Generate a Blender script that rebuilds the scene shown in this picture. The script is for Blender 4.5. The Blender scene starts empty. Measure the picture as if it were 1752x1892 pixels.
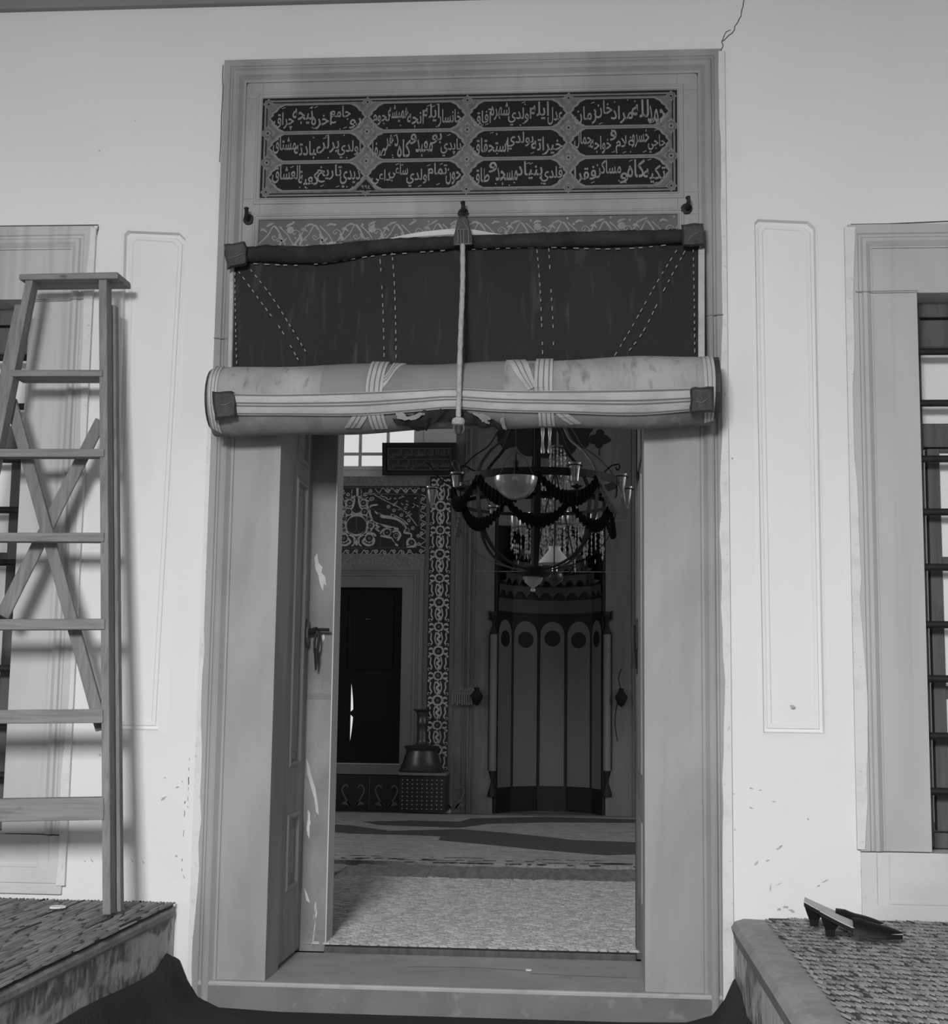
import bpy, math, random
from mathutils import Vector
random.seed(7)
S = bpy.context.scene
COL = S.collection
PI = math.pi
# ---------------------------------------------------------------- camera (solved from the vanishing points of the doorway)
YAW, PITCH, ROLL, FOC = .08162554, .129439, .0127317, 2684.94
CAM = Vector((0, -4.8, .95))
def _rot():
    from mathutils import Matrix
    cy, sy = math.cos(YAW), math.sin(YAW); cp, sp = math.cos(PITCH), math.sin(PITCH); cr, sr = math.cos(ROLL), math.sin(ROLL)
    Rz = Matrix(((cy, -sy, 0), (sy, cy, 0), (0, 0, 1))); B = Matrix(((1, 0, 0), (0, 0, -1), (0, 1, 0)))
    Rx = Matrix(((1, 0, 0), (0, cp, sp), (0, -sp, cp))); Ro = Matrix(((cr, -sr, 0), (sr, cr, 0), (0, 0, 1)))
    return Ro @ Rx @ B @ Rz.transposed()
RM = _rot(); RT = RM.transposed()
cam = bpy.data.cameras.new('camera'); cam_o = bpy.data.objects.new('camera', cam); COL.objects.link(cam_o)
cam.sensor_fit = 'VERTICAL'; cam.sensor_height = 36; cam.sensor_width = 36; cam.lens = FOC * 36 / 1892; cam.clip_start = .01
from mathutils import Matrix
_flip = Matrix(((1, 0, 0), (0, -1, 0), (0, 0, -1)))
cam_o.matrix_world = Matrix.Translation(CAM) @ (RT @ _flip).to_4x4()
S.camera = cam_o
# ---------------------------------------------------------------- light: bright courtyard through the porch arch, windows of the prayer hall
S.view_settings.view_transform = 'Standard'; S.view_settings.look = 'None'
S.view_settings.gamma = 1; S.view_settings.use_curve_mapping = False; S.view_settings.exposure = 0
w = bpy.data.worlds.new('sky'); S.world = w; w.use_nodes = True
w.node_tree.nodes['Background'].inputs[0].default_value = (1, 1, 1, 1); w.node_tree.nodes['Background'].inputs[1].default_value = .75
def area(name, loc, target, sx, sy, power):
    l = bpy.data.lights.new(name, 'AREA'); l.shape = 'RECTANGLE'; l.size = sx; l.size_y = sy; l.energy = power
    o = bpy.data.objects.new(name, l); COL.objects.link(o); o.location = loc
    o.rotation_euler = (Vector(target) - Vector(loc)).to_track_quat('-Z', 'Y').to_euler(); return o
area('courtyard_daylight', (-.95, -6.6, 2.75), (-.6, 0, 1.0), 1.0, 1.0, 372)
area('hall_window_light_east', (4.0, 3.6, 2.6), (-2.5, 6.5, 1.0), 1.2, 1.6, 34)
area('hall_window_light_west', (-4.0, 3.2, 2.6), (0, 3, .1), 1.2, 1.6, 36)
S.cycles.max_bounces = 8; S.cycles.transparent_max_bounces = 16; S.cycles.caustics_reflective = False; S.cycles.caustics_refractive = False
S.cycles.sample_clamp_indirect = 3; S.cycles.use_denoising = True
# ---------------------------------------------------------------- points on real planes
def ray(px, py): return RT @ Vector(((px - 876) / FOC, (py - 946) / FOC, 1))
def P(px, py, y): d = ray(px, py); return CAM + d * ((y - CAM.y) / d.y)
def PZ(px, py, z): d = ray(px, py); return CAM + d * ((z - CAM.z) / d.z)
def PX(px, py, x): d = ray(px, py); return CAM + d * ((x - CAM.x) / d.x)
def PN(px, py, p0, n): d = ray(px, py); n = Vector(n); return CAM + d * ((Vector(p0) - CAM).dot(n) / d.dot(n))
# ---------------------------------------------------------------- materials
def mat(name, c, rough=.8, layers=(), bump=None, metal=0, spec=.3):
    """layers: (scale, (sx,sy,sz), lo, hi, colour, amount[, detail, distortion, kind]) mixed over the base colour"""
    m = bpy.data.materials.new(name); m.use_nodes = True; nt = m.node_tree; N = nt.nodes; L = nt.links
    b = N['Principled BSDF']; b.inputs['Roughness'].default_value = rough; b.inputs['Metallic'].default_value = metal
    b.inputs['Specular IOR Level'].default_value = spec
    b.inputs['Base Color'].default_value = (c, c, c, 1)
    tc = N.new('ShaderNodeTexCoord'); last = None
    def tex(sc, st, detail=4, dist=0., kind='noise'):
        mp = N.new('ShaderNodeMapping'); mp.inputs['Scale'].default_value = st; L.new(tc.outputs['Object'], mp.inputs[0])
        if kind == 'wave':
            t = N.new('ShaderNodeTexWave'); t.inputs['Scale'].default_value = sc; t.inputs['Distortion'].default_value = dist
            t.inputs['Detail'].default_value = detail; t.inputs['Detail Scale'].default_value = 1.2; t.bands_direction = 'DIAGONAL'
        elif kind == 'voronoi':
            t = N.new('ShaderNodeTexVoronoi'); t.inputs['Scale'].default_value = sc
        else:
            t = N.new('ShaderNodeTexNoise'); t.inputs['Scale'].default_value = sc; t.inputs['Detail'].default_value = detail
            t.inputs['Distortion'].default_value = dist
        L.new(mp.outputs[0], t.inputs[0])
        return t.outputs['Distance'] if kind == 'voronoi' else (t.outputs['Fac'] if 'Fac' in t.outputs else t.outputs[0])
    for ly in layers:
        sc, st, lo, hi, cc, am = ly[:6]; f = tex(sc, st, *(ly[6:]))
        mr = N.new('ShaderNodeMapRange'); mr.inputs[1].default_value = lo; mr.inputs[2].default_value = hi; mr.inputs[4].default_value = am
        L.new(f, mr.inputs[0])
        mx = N.new('ShaderNodeMix'); mx.data_type = 'RGBA'; L.new(mr.outputs[0], mx.inputs[0])
        if last is None: mx.inputs[6].default_value = (c, c, c, 1)
        else: L.new(last, mx.inputs[6])
        mx.inputs[7].default_value = (cc, cc, cc, 1); last = mx.outputs[2]
    if last is not None: L.new(last, b.inputs['Base Color'])
    if bump:
        f = tex(bump[0], bump[2] if len(bump) > 2 else (1, 1, 1), 6)
        bn = N.new('ShaderNodeBump'); bn.inputs['Strength'].default_value = bump[1]; bn.inputs['Distance'].default_value = .01
        L.new(f, bn.inputs['Height']); L.new(bn.outputs[0], b.inputs['Normal'])
    return m
def glassmat(name, dust_glint=.12, gloss=.12, tint=.85):  # white share: some dust, and glints painted in as pale colour
    m = bpy.data.materials.new(name); m.use_nodes = True; nt = m.node_tree; N = nt.nodes; L = nt.links
    for n in list(N): N.remove(n)
    out = N.new('ShaderNodeOutputMaterial'); tr = N.new('ShaderNodeBsdfTransparent'); tr.inputs[0].default_value = (tint, tint, tint, 1)
    df = N.new('ShaderNodeBsdfTranslucent'); df.inputs[0].default_value = (.8, .8, .8, 1); d2 = N.new('ShaderNodeBsdfDiffuse')
    d2.inputs[0].default_value = (.8, .8, .8, 1)
    gl = N.new('ShaderNodeBsdfGlossy'); gl.inputs['Roughness'].default_value = .22; gl.inputs[0].default_value = (.9, .9, .9, 1)
    lw = N.new('ShaderNodeLayerWeight'); lw.inputs[0].default_value = .35
    a0 = N.new('ShaderNodeAddShader'); m1 = N.new('ShaderNodeMixShader'); m2 = N.new('ShaderNodeMixShader')
    mdd = N.new('ShaderNodeMixShader'); L.new(df.outputs[0], mdd.inputs[1]); L.new(d2.outputs[0], mdd.inputs[2])
    m1.inputs[0].default_value = dust_glint; L.new(tr.outputs[0], m1.inputs[1]); L.new(mdd.outputs[0], m1.inputs[2])
    mr = N.new('ShaderNodeMapRange'); mr.inputs[3].default_value = gloss * .5; mr.inputs[4].default_value = min(1, gloss * 5)
    L.new(lw.outputs['Facing'], mr.inputs[0]); L.new(mr.outputs[0], m2.inputs[0])
    L.new(m1.outputs[0], m2.inputs[1]); L.new(gl.outputs[0], m2.inputs[2]); N.remove(a0)
    L.new(m2.outputs[0], out.inputs[0]); return m
A1 = (1, 1, 1)
M = {}
M['plaster'] = mat('plaster', .74, .9, [(1.3, A1, .35, .75, .66, .6), (9, A1, .62, .8, .62, .35), (45, A1, .70, .78, .45, .35)], (30, .12))
M['plaster_panel'] = mat('plaster_panel', .74, .9, [(1.5, A1, .35, .75, .68, .5), (8, (1, 1, .25), .6, .85, .62, .4)], (30, .12))
M['whitewash'] = mat('whitewash', .66, .9, [(14, A1, .5, .75, .5, .6), (60, A1, .62, .7, .25, .4)], (40, .3))
M['crack'] = mat('crack', .05, .9, [(30, A1, .4, .6, .12, .5)])
M['scuff'] = mat('scuff', .36, .9, [(60, A1, .4, .6, .5, .6)])
M['marble'] = mat('marble', .34, .55, [(2.6, (1.3, 1, .5), .35, .68, .225, .85, 8, .8), (9, (1.6, 1, .12), .55, .8, .22, .45, 6, .5), (14, (1, 1, .6), .62, .8, .25, .5, 6), (60, A1, .72, .8, .2, .3)], (50, .06))
M['marble_window'] = mat('marble_window', .47, .55, [(2.6, (1.3, 1, .4), .35, .7, .38, .8, 8, .8), (9, (1.8, 1, .08), .55, .8, .32, .6, 6, .5)], (50, .06))
M['marble_streaked'] = mat('marble_streaked', .52, .55, [(2.6, (1.3, 1, .4), .35, .7, .43, .8, 8, .8), (10, (2.2, 1, .06), .52, .72, .31, .75, 6, .5)], (50, .06))
M['cornice'] = mat('cornice', .24, .9, [(6, (.3, 1, 1), .4, .7, .18, .8)])
M['marble_dark'] = mat('marble_dark', .40, .6, [(3, (1, 1, .4), .35, .7, .30, .8, 6, 1.5), (12, A1, .6, .75, .22, .5)], (40, .1))
M['marble_light'] = mat('marble_light', .60, .6, [(3, (1, 1, .5), .35, .7, .48, .8, 6, 1.5), (14, A1, .6, .8, .4, .5)], (40, .1))
M['groove'] = mat('groove', .2, .9)
M['stone_dirty'] = mat('stone_dirty', .50, .95, [(3.2, (1, 1, 2.2), .47, .56, .13, .85, 8, .8), (34, (1, 1, .45), .48, .62, .55, .55, 6), (26, (1, 1, .5), .58, .66, .10, .6, 6)], (18, .6))
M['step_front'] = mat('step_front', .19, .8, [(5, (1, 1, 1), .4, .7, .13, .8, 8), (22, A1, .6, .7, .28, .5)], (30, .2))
M['stone_curb'] = mat('stone_curb', .30, .95, [(5, A1, .4, .7, .2, .8, 8), (30, A1, .5, .7, .4, .4)], (20, .4))
M['carpet_dark'] = mat('carpet_dark', .022, .95, [(6, A1, .4, .7, .035, .8)], (60, .5))
M['reed'] = mat('reed', .30, .85, [(20, A1, .3, .7, .20, .9), (90, (1, .1, 1), .4, .7, .42, .5)])
M['reed_mid'] = mat('reed_mid', .22, .85, [(20, A1, .3, .7, .13, .9), (90, (1, .1, 1), .4, .7, .3, .5)])
M['straw_mid'] = mat('straw_mid', .36, .8, [(14, A1, .35, .7, .25, .9), (80, A1, .5, .7, .48, .6)])
M['reed_dark'] = mat('reed_dark', .05, .9)
M['straw'] = mat('straw', .46, .8, [(14, A1, .35, .7, .34, .9), (80, A1, .5, .7, .58, .6)])
M['plank'] = mat('plank', .24, .8, [(8, (6, 1, 1), .35, .7, .11, .8)], (60, .2))
M['carpet'] = mat('carpet', .44, .95, [(9, (1, 3, 1), .35, .7, .24, .9), (40, (1, 2.5, 1), .5, .7, .12, .7)], (60, .5))
M['carpet_fig'] = mat('carpet_fig', .085, .95, [(40, (1, 2.5, 1), .5, .7, .03, .7)], (60, .5))
M['wood'] = mat('wood', .23, .75, [(9, (3, 3, .35), .35, .7, .14, .9, 6, 1.2), (40, (3, 3, .2), .5, .75, .10, .6), (7, (3, 3, 1.5), .70, .76, .05, .7, 2)], (50, .15, (3, 3, .3)))
M['wood_h'] = mat('wood_horizontal', .24, .75, [(9, (.35, 3, 3), .35, .7, .15, .9, 6, 1.2), (40, (.2, 3, 3), .5, .75, .11, .6), (7, (1.5, 3, 3), .70, .76, .06, .7, 2)], (50, .15, (.3, 3, 3)))
M['wood_dark'] = mat('wood_dark', .10, .6, [(9, (3, 3, .35), .35, .7, .055, .9, 6, 1.2)], (50, .15, (3, 3, .3)))
M['door_wood'] = mat('door_wood', .30, .55, [(8, (3, 3, .3), .35, .7, .20, .9, 6, 1.5), (30, (3, 3, .2), .6, .75, .18, .6)], (40, .15, (3, 3, .3)))
M['paint_peel'] = mat('peeling_paint', .31, .8, [(5, (1, 1, .6), .35, .6, .20, .9, 6), (4, (2.2, 2.2, .55), .66, .69, .75, .9, 8, 1.5), (22, (1, 1, .5), .66, .74, .16, .7, 6, 1)], (40, .2))
M['iron'] = mat('iron', .014, .6, [(30, A1, .4, .7, .028, .6)], None, 0, .25)
M['iron_light'] = mat('iron_light', .16, .4, [(30, A1, .4, .7, .08, .6)], None, .6)
M['felt'] = mat('felt', .021, .95, [(3, (1, 1, .5), .4, .75, .029, .8), (22, (2, 1, .25), .58, .78, .075, .6), (200, A1, .55, .7, .035, .5)], (300, .25))
M['felt_hem'] = mat('felt_hem', .018, .95, [(14, A1, .4, .7, .04, .8)], (60, .4))
M['leather'] = mat('leather', .032, .6, [(20, A1, .4, .7, .065, .8), (70, A1, .6, .7, .02, .6)], (50, .5))
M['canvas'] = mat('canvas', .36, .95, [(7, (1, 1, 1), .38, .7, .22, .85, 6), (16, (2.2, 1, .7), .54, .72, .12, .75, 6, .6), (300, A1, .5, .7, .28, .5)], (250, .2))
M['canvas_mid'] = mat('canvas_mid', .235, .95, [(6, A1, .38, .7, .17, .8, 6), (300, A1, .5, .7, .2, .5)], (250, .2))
M['canvas_lower'] = mat('canvas_lower', .24, .95, [(8, A1, .35, .65, .12, .9, 6), (30, A1, .55, .75, .32, .5)], (250, .2))
M['tape'] = mat('tape', .44, .95, [(9, (1, 1, 2), .4, .7, .33, .8), (70, (.3, 1, 3), .58, .7, .25, .5)], (200, .25))
M['tape_seam'] = mat('tape_seam', .16, .95)
M['thread'] = mat('thread', .26, .9)
M['cord'] = mat('cord', .38, .9, [(80, (1, 1, .6), .45, .65, .25, .7)], (120, .4))
M['pale'] = mat('pale_wood', .6, .8, [(20, (.3, 1, 1), .4, .7, .4, .8)])
M['tile_black'] = mat('tile_black', .013, .6, [(40, A1, .5, .8, .022, .5)], None, 0, .1)
M['tile_letter'] = mat('tile_letter', .21, .4, [(25, A1, .4, .7, .15, .8)])
M['tile_mid'] = mat('tile_mid', .12, .4, [(60, A1, .45, .65, .07, .8)])
M['tile_line'] = mat('tile_line', .18, .4, [(25, A1, .4, .7, .13, .7)])
M['tile_floral'] = mat('tile_floral', .085, .4, [(10, A1, .4, .7, .11, .8)])
M['tile_vine'] = mat('tile_vine', .25, .4, [(25, A1, .4, .7, .17, .7)])
M['hall_white'] = mat('hall_white', .62, .9, [(2, A1, .35, .7, .52, .7)])
M['hall_marble'] = mat('hall_marble', .15, .5, [(2.2, (2.2, 1, .35), .4, .7, .10, .8, 6, 2), (7, (2, 1, .2), .6, .8, .08, .6, 6, 1)])
M['hall_frame'] = mat('hall_frame', .21, .6, [(3, (1, 1, .5), .35, .7, .15, .8)])
M['hall_speck'] = mat('speckled_stone', .17, .6, [(60, A1, .4, .65, .28, .8), (110, A1, .55, .7, .07, .8)])
M['hall_tile_dark'] = mat('hall_tile_dark', .022, .35, [(40, A1, .5, .7, .035, .6)])
M['hall_tile_light'] = mat('hall_tile_light', .52, .35, [(50, A1, .4, .7, .36, .7)])
M['hall_tile_mid'] = mat('hall_tile_mid', .13, .35)
M['niche_stone'] = mat('niche_stone', .15, .6, [(2, (1, 1, .4), .35, .7, .11, .8)])
M['shaft'] = mat('colonette_marble', .19, .5, [(4, (1, 1, .3), .35, .7, .13, .8)])
M['hood_stone'] = mat('hood_stone', .075, .6, [(4, A1, .35, .7, .05, .8)])
M['niche_dark'] = mat('niche_dark', .012, .6)
M['shutter'] = mat('shutter', .006, .8)
M['brass'] = mat('brass', .11, .38, [(12, A1, .4, .7, .07, .7)], None, .7)
M['black_leather'] = mat('black_leather', .008, .5, (), None, 0, .15)
M['insole'] = mat('insole', .45, .6, [(30, A1, .4, .7, .33, .6)])
M['fabric_black'] = mat('garland_black', .010, .95)
M['fabric_grey'] = mat('garland_grey', .22, .95)
M['shade'] = mat('lamp_shade_white', .75, .5)
M['glass'] = glassmat('dusty_glint_glass', .20, .22)  # dust, whitened further to paint in the glints
M['bowl'] = glassmat('bowl_glass', .42, .2, .85)
M['crystal'] = glassmat('crystal_glass', .72, .4, .8)  # white share set high, crystal glints put into the colour
M['pane'] = mat('window_pane', .75, .12, [(3, A1, .4, .7, .7, .5)], None, 0, .8)  # white body colour stands in for sky reflected in the glass
# ---------------------------------------------------------------- mesh builder
class MB:
    def __init__(s): s.v = []; s.f = []; s.mi = []; s.m = 0
    def add(s, vs, fs):
        o = len(s.v); s.v += [tuple(v) for v in vs]; s.f += [tuple(i + o for i in f) for f in fs]; s.mi += [s.m] * len(fs)
    def box(s, x0, x1, y0, y1, z0, z1):
        s.add([(x0, y0, z0), (x1, y0, z0), (x1, y1, z0), (x0, y1, z0), (x0, y0, z1), (x1, y0, z1), (x1, y1, z1), (x0, y1, z1)],
              [(0, 1, 2, 3)[::-1], (4, 5, 6, 7), (0, 1, 5, 4), (1, 2, 6, 5), (2, 3, 7, 6), (3, 0, 4, 7)])
    def hexa(s, p):   # 4 front corners (bl, br, tr, tl), 4 back corners
        s.add(p, [(0, 1, 2, 3), (5, 4, 7, 6), (0, 4, 5, 1), (1, 5, 6, 2), (2, 6, 7, 3), (3, 7, 4, 0)])
    def prism(s, pts, y0, y1):   # outline in x,z
        n = len(pts); s.add([(p[0], y0, p[1]) for p in pts] + [(p[0], y1, p[1]) for p in pts],
              [tuple(range(n)), tuple(range(2 * n - 1, n - 1, -1))] + [(i, i + n, (i + 1) % n + n, (i + 1) % n) for i in range(n)])
    def prism_z(s, pts, z0, z1):
        n = len(pts); s.add([(p[0], p[1], z0) for p in pts] + [(p[0], p[1], z1) for p in pts],
              [tuple(range(n)), tuple(range(2 * n - 1, n - 1, -1))] + [(i, i + n, (i + 1) % n + n, (i + 1) % n) for i in range(n)])
    def face(s, pts): s.add(pts, [tuple(range(len(pts)))])
    def flat(s, pts, y): s.face([(p[0], y, p[1]) for p in pts])
    def beam(s, p, q, w, d, side):   # from p to q, w across along `side`, d along the remaining axis
        p = Vector(p); q = Vector(q); a = (q - p).normalized(); sd = Vector(side); sd = (sd - a * sd.dot(a)).normalized(); u = a.cross(sd)
        vs = []
        for c in (p, q):
            for i, j in ((-1, -1), (1, -1), (1, 1), (-1, 1)): vs.append(c + sd * (w / 2 * i) + u * (d / 2 * j))
        s.add(vs, [(0, 1, 2, 3), (7, 6, 5, 4), (0, 4, 5, 1), (1, 5, 6, 2), (2, 6, 7, 3), (3, 7, 4, 0)])
    def tube(s, pts, r, n=10, closed=False, cap=True):
        pts = [Vector(p) for p in pts]; k = len(pts); rs = r if isinstance(r, (list, tuple)) else [r] * k
        vs = []; ref = None
        for i, p in enumerate(pts):
            t = (pts[(i + 1) % k] - pts[i - 1]) if closed else (pts[min(i + 1, k - 1)] - pts[max(i - 1, 0)])
            t = t.normalized()
            if ref is None: ref = Vector((0, 0, 1)) if abs(t.z) < .9 else Vector((1, 0, 0))
            a = ref - t * ref.dot(t)
            if a.length < 1e-5: a = t.orthogonal()
            a.normalize(); ref = a; b = t.cross(a)
            for j in range(n):
                th = 2 * PI * j / n; vs.append(p + (a * math.cos(th) + b * math.sin(th)) * rs[i])
        fs = []
        for i in range(k if closed else k - 1):
            for j in range(n):
                a0 = i * n + j; a1 = i * n + (j + 1) % n; i2 = (i + 1) % k
                fs.append((a0, a1, i2 * n + (j + 1) % n, i2 * n + j))
        if cap and not closed: fs += [tuple(range(n))[::-1], tuple(range((k - 1) * n, k * n))]
        s.add(vs, fs)
    def lathe(s, c, prof, n=24, axis=None):   # prof: (r, z) from bottom to top
        vs = []; fs = []; c = Vector(c)
        for r, z in prof:
            for j in range(n):
                th = 2 * PI * j / n; vs.append(c + Vector((r * math.cos(th), r * math.sin(th), z)))
        k = len(prof)
        for i in range(k - 1):
            for j in range(n): fs.append((i * n + j, i * n + (j + 1) % n, (i + 1) * n + (j + 1) % n, (i + 1) * n + j))
        if prof[0][0] > 1e-4: fs.append(tuple(range(n))[::-1])
        if prof[-1][0] > 1e-4: fs.append(tuple(range((k - 1) * n, k * n)))
        s.add(vs, fs)
    def lathe_open(s, c, prof, n=24):
        k0 = len(s.f); s.lathe(c, prof, n)
        for idx in range(len(s.f) - 1, k0 - 1, -1):
            if len(s.f[idx]) > 4: s.f.pop(idx); s.mi.pop(idx)
    def strap(s, pts, w, t, widthdir):   # flat band along pts; widthdir vector or list
        pts = [Vector(p) for p in pts]; k = len(pts); vs = []
        for i, p in enumerate(pts):
            tg = (pts[min(i + 1, k - 1)] - pts[max(i - 1, 0)]).normalized()
            wd = Vector(widthdir[i] if isinstance(widthdir, list) else widthdir); wd = (wd - tg * wd.dot(tg)).normalized(); u = tg.cross(wd)
            for a, b in ((-1, -1), (1, -1), (1, 1), (-1, 1)): vs.append(p + wd * (w / 2 * a) + u * (t / 2 * b))
        fs = [(0, 1, 2, 3), tuple(range(4 * k - 1, 4 * k - 5, -1))]
        for i in range(k - 1):
            for j in range(4): fs.append((i * 4 + j, (i + 1) * 4 + j, (i + 1) * 4 + (j + 1) % 4, i * 4 + (j + 1) % 4))
        s.add(vs, fs)
    def uframe(s, x0, x1, z0, z1, prof, full=False):   # moulding: prof (inset, y)
        rows = []
        for d, y in prof:
            if full: rows.append([(x0 + d, y, z0 + d), (x0 + d, y, z1 - d), (x1 - d, y, z1 - d), (x1 - d, y, z0 + d)])
            else: rows.append([(x0 + d, y, z0), (x0 + d, y, z1 - d), (x1 - d, y, z1 - d), (x1 - d, y, z0)])
        vs = [p for r in rows for p in r]; fs = []
        for i in range(len(rows) - 1):
            for j in range(4 if full else 3):
                j2 = (j + 1) % 4; fs.append((i * 4 + j, i * 4 + j2, (i + 1) * 4 + j2, (i + 1) * 4 + j))
        s.add(vs, fs)
    # flat ornament in an x,z plane
    def stroke(s, pts, wd, y, taper=False):
        n = len(pts); L_ = []; R_ = []
        for i in range(n):
            a = pts[max(i - 1, 0)]; b = pts[min(i + 1, n - 1)]; dx = b[0] - a[0]; dz = b[1] - a[1]; l = math.hypot(dx, dz) or 1
            ww = wd / 2 * (math.sin(PI * (i + .15) / (n - .7)) ** .7 if taper else 1)
            L_.append((pts[i][0] - dz / l * ww, y, pts[i][1] + dx / l * ww)); R_.append((pts[i][0] + dz / l * ww, y, pts[i][1] - dx / l * ww))
        s.add(L_ + R_, [(i, i + 1, n + i + 1, n + i) for i in range(n - 1)])
    def disc(s, cx, cz, r, y, n=14, lob=0, k=6, sx=1, sz=1, rot=0):
        s.flat([(cx + sx * r * (1 + lob * math.cos(k * t)) * math.cos(t + rot), cz + sz * r * (1 + lob * math.cos(k * t)) * math.sin(t + rot)) for t in [2 * PI * i / n for i in range(n)]], y)
    def build(s, name, mats, parent=None, smooth=False, bevel=0, kind=None):
        me = bpy.data.meshes.new(name); me.from_pydata(s.v, [], s.f)
        mats = mats if isinstance(mats, (list, tuple)) else [mats]
        for m in mats: me.materials.append(M[m] if isinstance(m, str) else m)
        me.polygons.foreach_set('material_index', s.mi)
        if smooth: me.polygons.foreach_set('use_smooth', [True] * len(s.f))
        me.update()
        import bmesh
        bm = bmesh.new(); bm.from_mesh(me); bmesh.ops.recalc_face_normals(bm, faces=bm.faces); bm.to_mesh(me); bm.free()
        if smooth: me.set_sharp_from_angle(angle=math.radians(40))
        o = bpy.data.objects.new(name, me); COL.objects.link(o)
        if parent: o.parent = parent; o.matrix_parent_inverse = Matrix.Translation(parent.location).inverted()
        if bevel:
            b = o.modifiers.new('bevel', 'BEVEL'); b.width = bevel; b.segments = 2; b.limit_method = 'ANGLE'
        if kind: o['kind'] = kind
        return o
def struct(o): o['kind'] = 'structure'; return o
def tag(o, label, cat, group=None):
    o['label'] = label; o['category'] = cat
    if group: o['group'] = group
    return o
def thing(name, loc, label, cat, group=None):
    o = bpy.data.objects.new(name, None); COL.objects.link(o); o.location = loc; o.empty_display_size = .05
    return tag(o, label, cat, group)
def bez(pts, n=8):   # smooth curve through points (Catmull-Rom), any dimension
    out = []; k = len(pts); dim = len(pts[0])
    for i in range(k - 1):
        p0 = pts[max(i - 1, 0)]; p1 = pts[i]; p2 = pts[i + 1]; p3 = pts[min(i + 2, k - 1)]
        for j in range(n):
            t = j / n
            out.append(tuple(.5 * (2 * p1[d] + (p2[d] - p0[d]) * t + (2 * p0[d] - 5 * p1[d] + 4 * p2[d] - p3[d]) * t * t + (3 * p1[d] - p0[d] - 3 * p2[d] + p3[d]) * t ** 3) for d in range(dim)))
    out.append(tuple(pts[-1])); return out
R = random.uniform
# ================================================================ THE SETTING
ZT = .04     # top of the marble step
# front wall of the porch: cells around door, windows and sunk panels
DX0, DX1, DZ1 = -1.295, .438, 3.18
LW = (-2.95, -1.742, .30, 2.583); RW = (.853, 2.05, .245, 2.55)
LP = (-1.64, -1.405, .825, 2.58); RP = (.535, .757, .845, 2.59)
holes = [(DX0, DX1, -.4, DZ1), LW, RW, LP, RP]
def walled(name, xs, zs, holes, y0, y1, m):
    b = MB()
    for i in range(len(xs) - 1):
        for j in range(len(zs) - 1):
            cx = (xs[i] + xs[i + 1]) / 2; cz = (zs[j] + zs[j + 1]) / 2
            if any(h[0] < cx < h[1] and h[2] < cz < h[3] for h in holes): continue
            b.box(xs[i], xs[i + 1], y0, y1, zs[j], zs[j + 1])
    return b
xs = sorted({-4.2, 3.4, *[h[0] for h in holes], *[h[1] for h in holes]}); zs = sorted({-.4, 4.9, *[h[2] for h in holes], *[h[3] for h in holes]})
wb = walled('wall_front', xs, zs, holes, 0, .2, 'plaster')
def jagline(p, q, n, amp): return [(p[0] + (q[0] - p[0]) * i / n + R(-amp, amp), p[1] + (q[1] - p[1]) * i / n + R(-amp, amp) * .3) for i in range(n + 1)]
# whitewash lapping unevenly over the edges of the marble
wb.m = 1
def lap(x_wall, z0, z1, wmin, wmax, sgn, n=26):
    pts = [(x_wall - sgn * .012, z0), (x_wall - sgn * .012, z1)]; cur = R(wmin, wmax)
    for i in range(n + 1):
        cur += R(-.007, .007); cur = min(max(cur, wmin), wmax); pts.append((x_wall + sgn * cur, z1 + (z0 - z1) * i / n))
    wb.prism(pts, -.0165, .01)
lap(DX0, .0, 2.05, .002, .020, 1); lap(DX1, .0, 3.17, .004, .022, -1, 40)
lap(LW[1], .33, 2.575, .002, .02, -1); lap(RW[0], .5, 2.54, .004, .03, 1)
# cracks and scuffs of the plaster
wb.m = 2
def mark(pts, wd): wb.stroke(pts, wd, -.0012)
def wp(px, py, y=0): v = P(px, py, y); return (v.x, v.z)
def crack(pix, wd, amp=.004, n=5):
    q = []
    for a, c in zip(pix[:-1], pix[1:]):
        A = wp(*a); B = wp(*c)
        q += [(A[0] + (B[0] - A[0]) * i / n + R(-amp, amp), A[1] + (B[1] - A[1]) * i / n) for i in range(n)]
    q.append(wp(*pix[-1])); mark(q, wd)
crack([(1376, 0), (1371, 30), (1352, 62), (1335, 78), (1332, 100), (1330, 130), (1332, 200), (1331, 330), (1333, 420)], .0030)
crack([(1350, 55), (1338, 62), (1334, 76)], .0025)
crack([(1331, 205), (1331, 222)], .009, 0, 2)
crack([(1572, 415), (1640, 414), (1752, 409)], .004, .001)
crack([(1567, 418), (1565, 452), (1567, 520)], .003, .001)
crack([(0, 418), (90, 417), (182, 416)], .004, .001); crack([(182, 418), (179, 436)], .004, .001)
crack([(412, 120), (412, 160), (406, 300)], .003, .001)
for (a, c) in [((1565, 545), (1570, 700)), ((1572, 760), (1578, 1000)), ((1582, 1100), (1590, 1400)), ((1589, 1420), (1593, 1690)), ((342, 1480), (335, 1640)), ((1342, 1480), (1347, 1700)), ((350, 1400), (345, 1560))]:
    n = 9
    for i in range(n):
        if random.random() < .45:
            t0 = i / n; t1 = t0 + R(.02, .09)
            crack([(a[0] + (c[0] - a[0]) * t0, a[1] + (c[1] - a[1]) * t0), (a[0] + (c[0] - a[0]) * t1, a[1] + (c[1] - a[1]) * t1)], R(.001, .0026), .001, 3)
wb.m = 3
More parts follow.
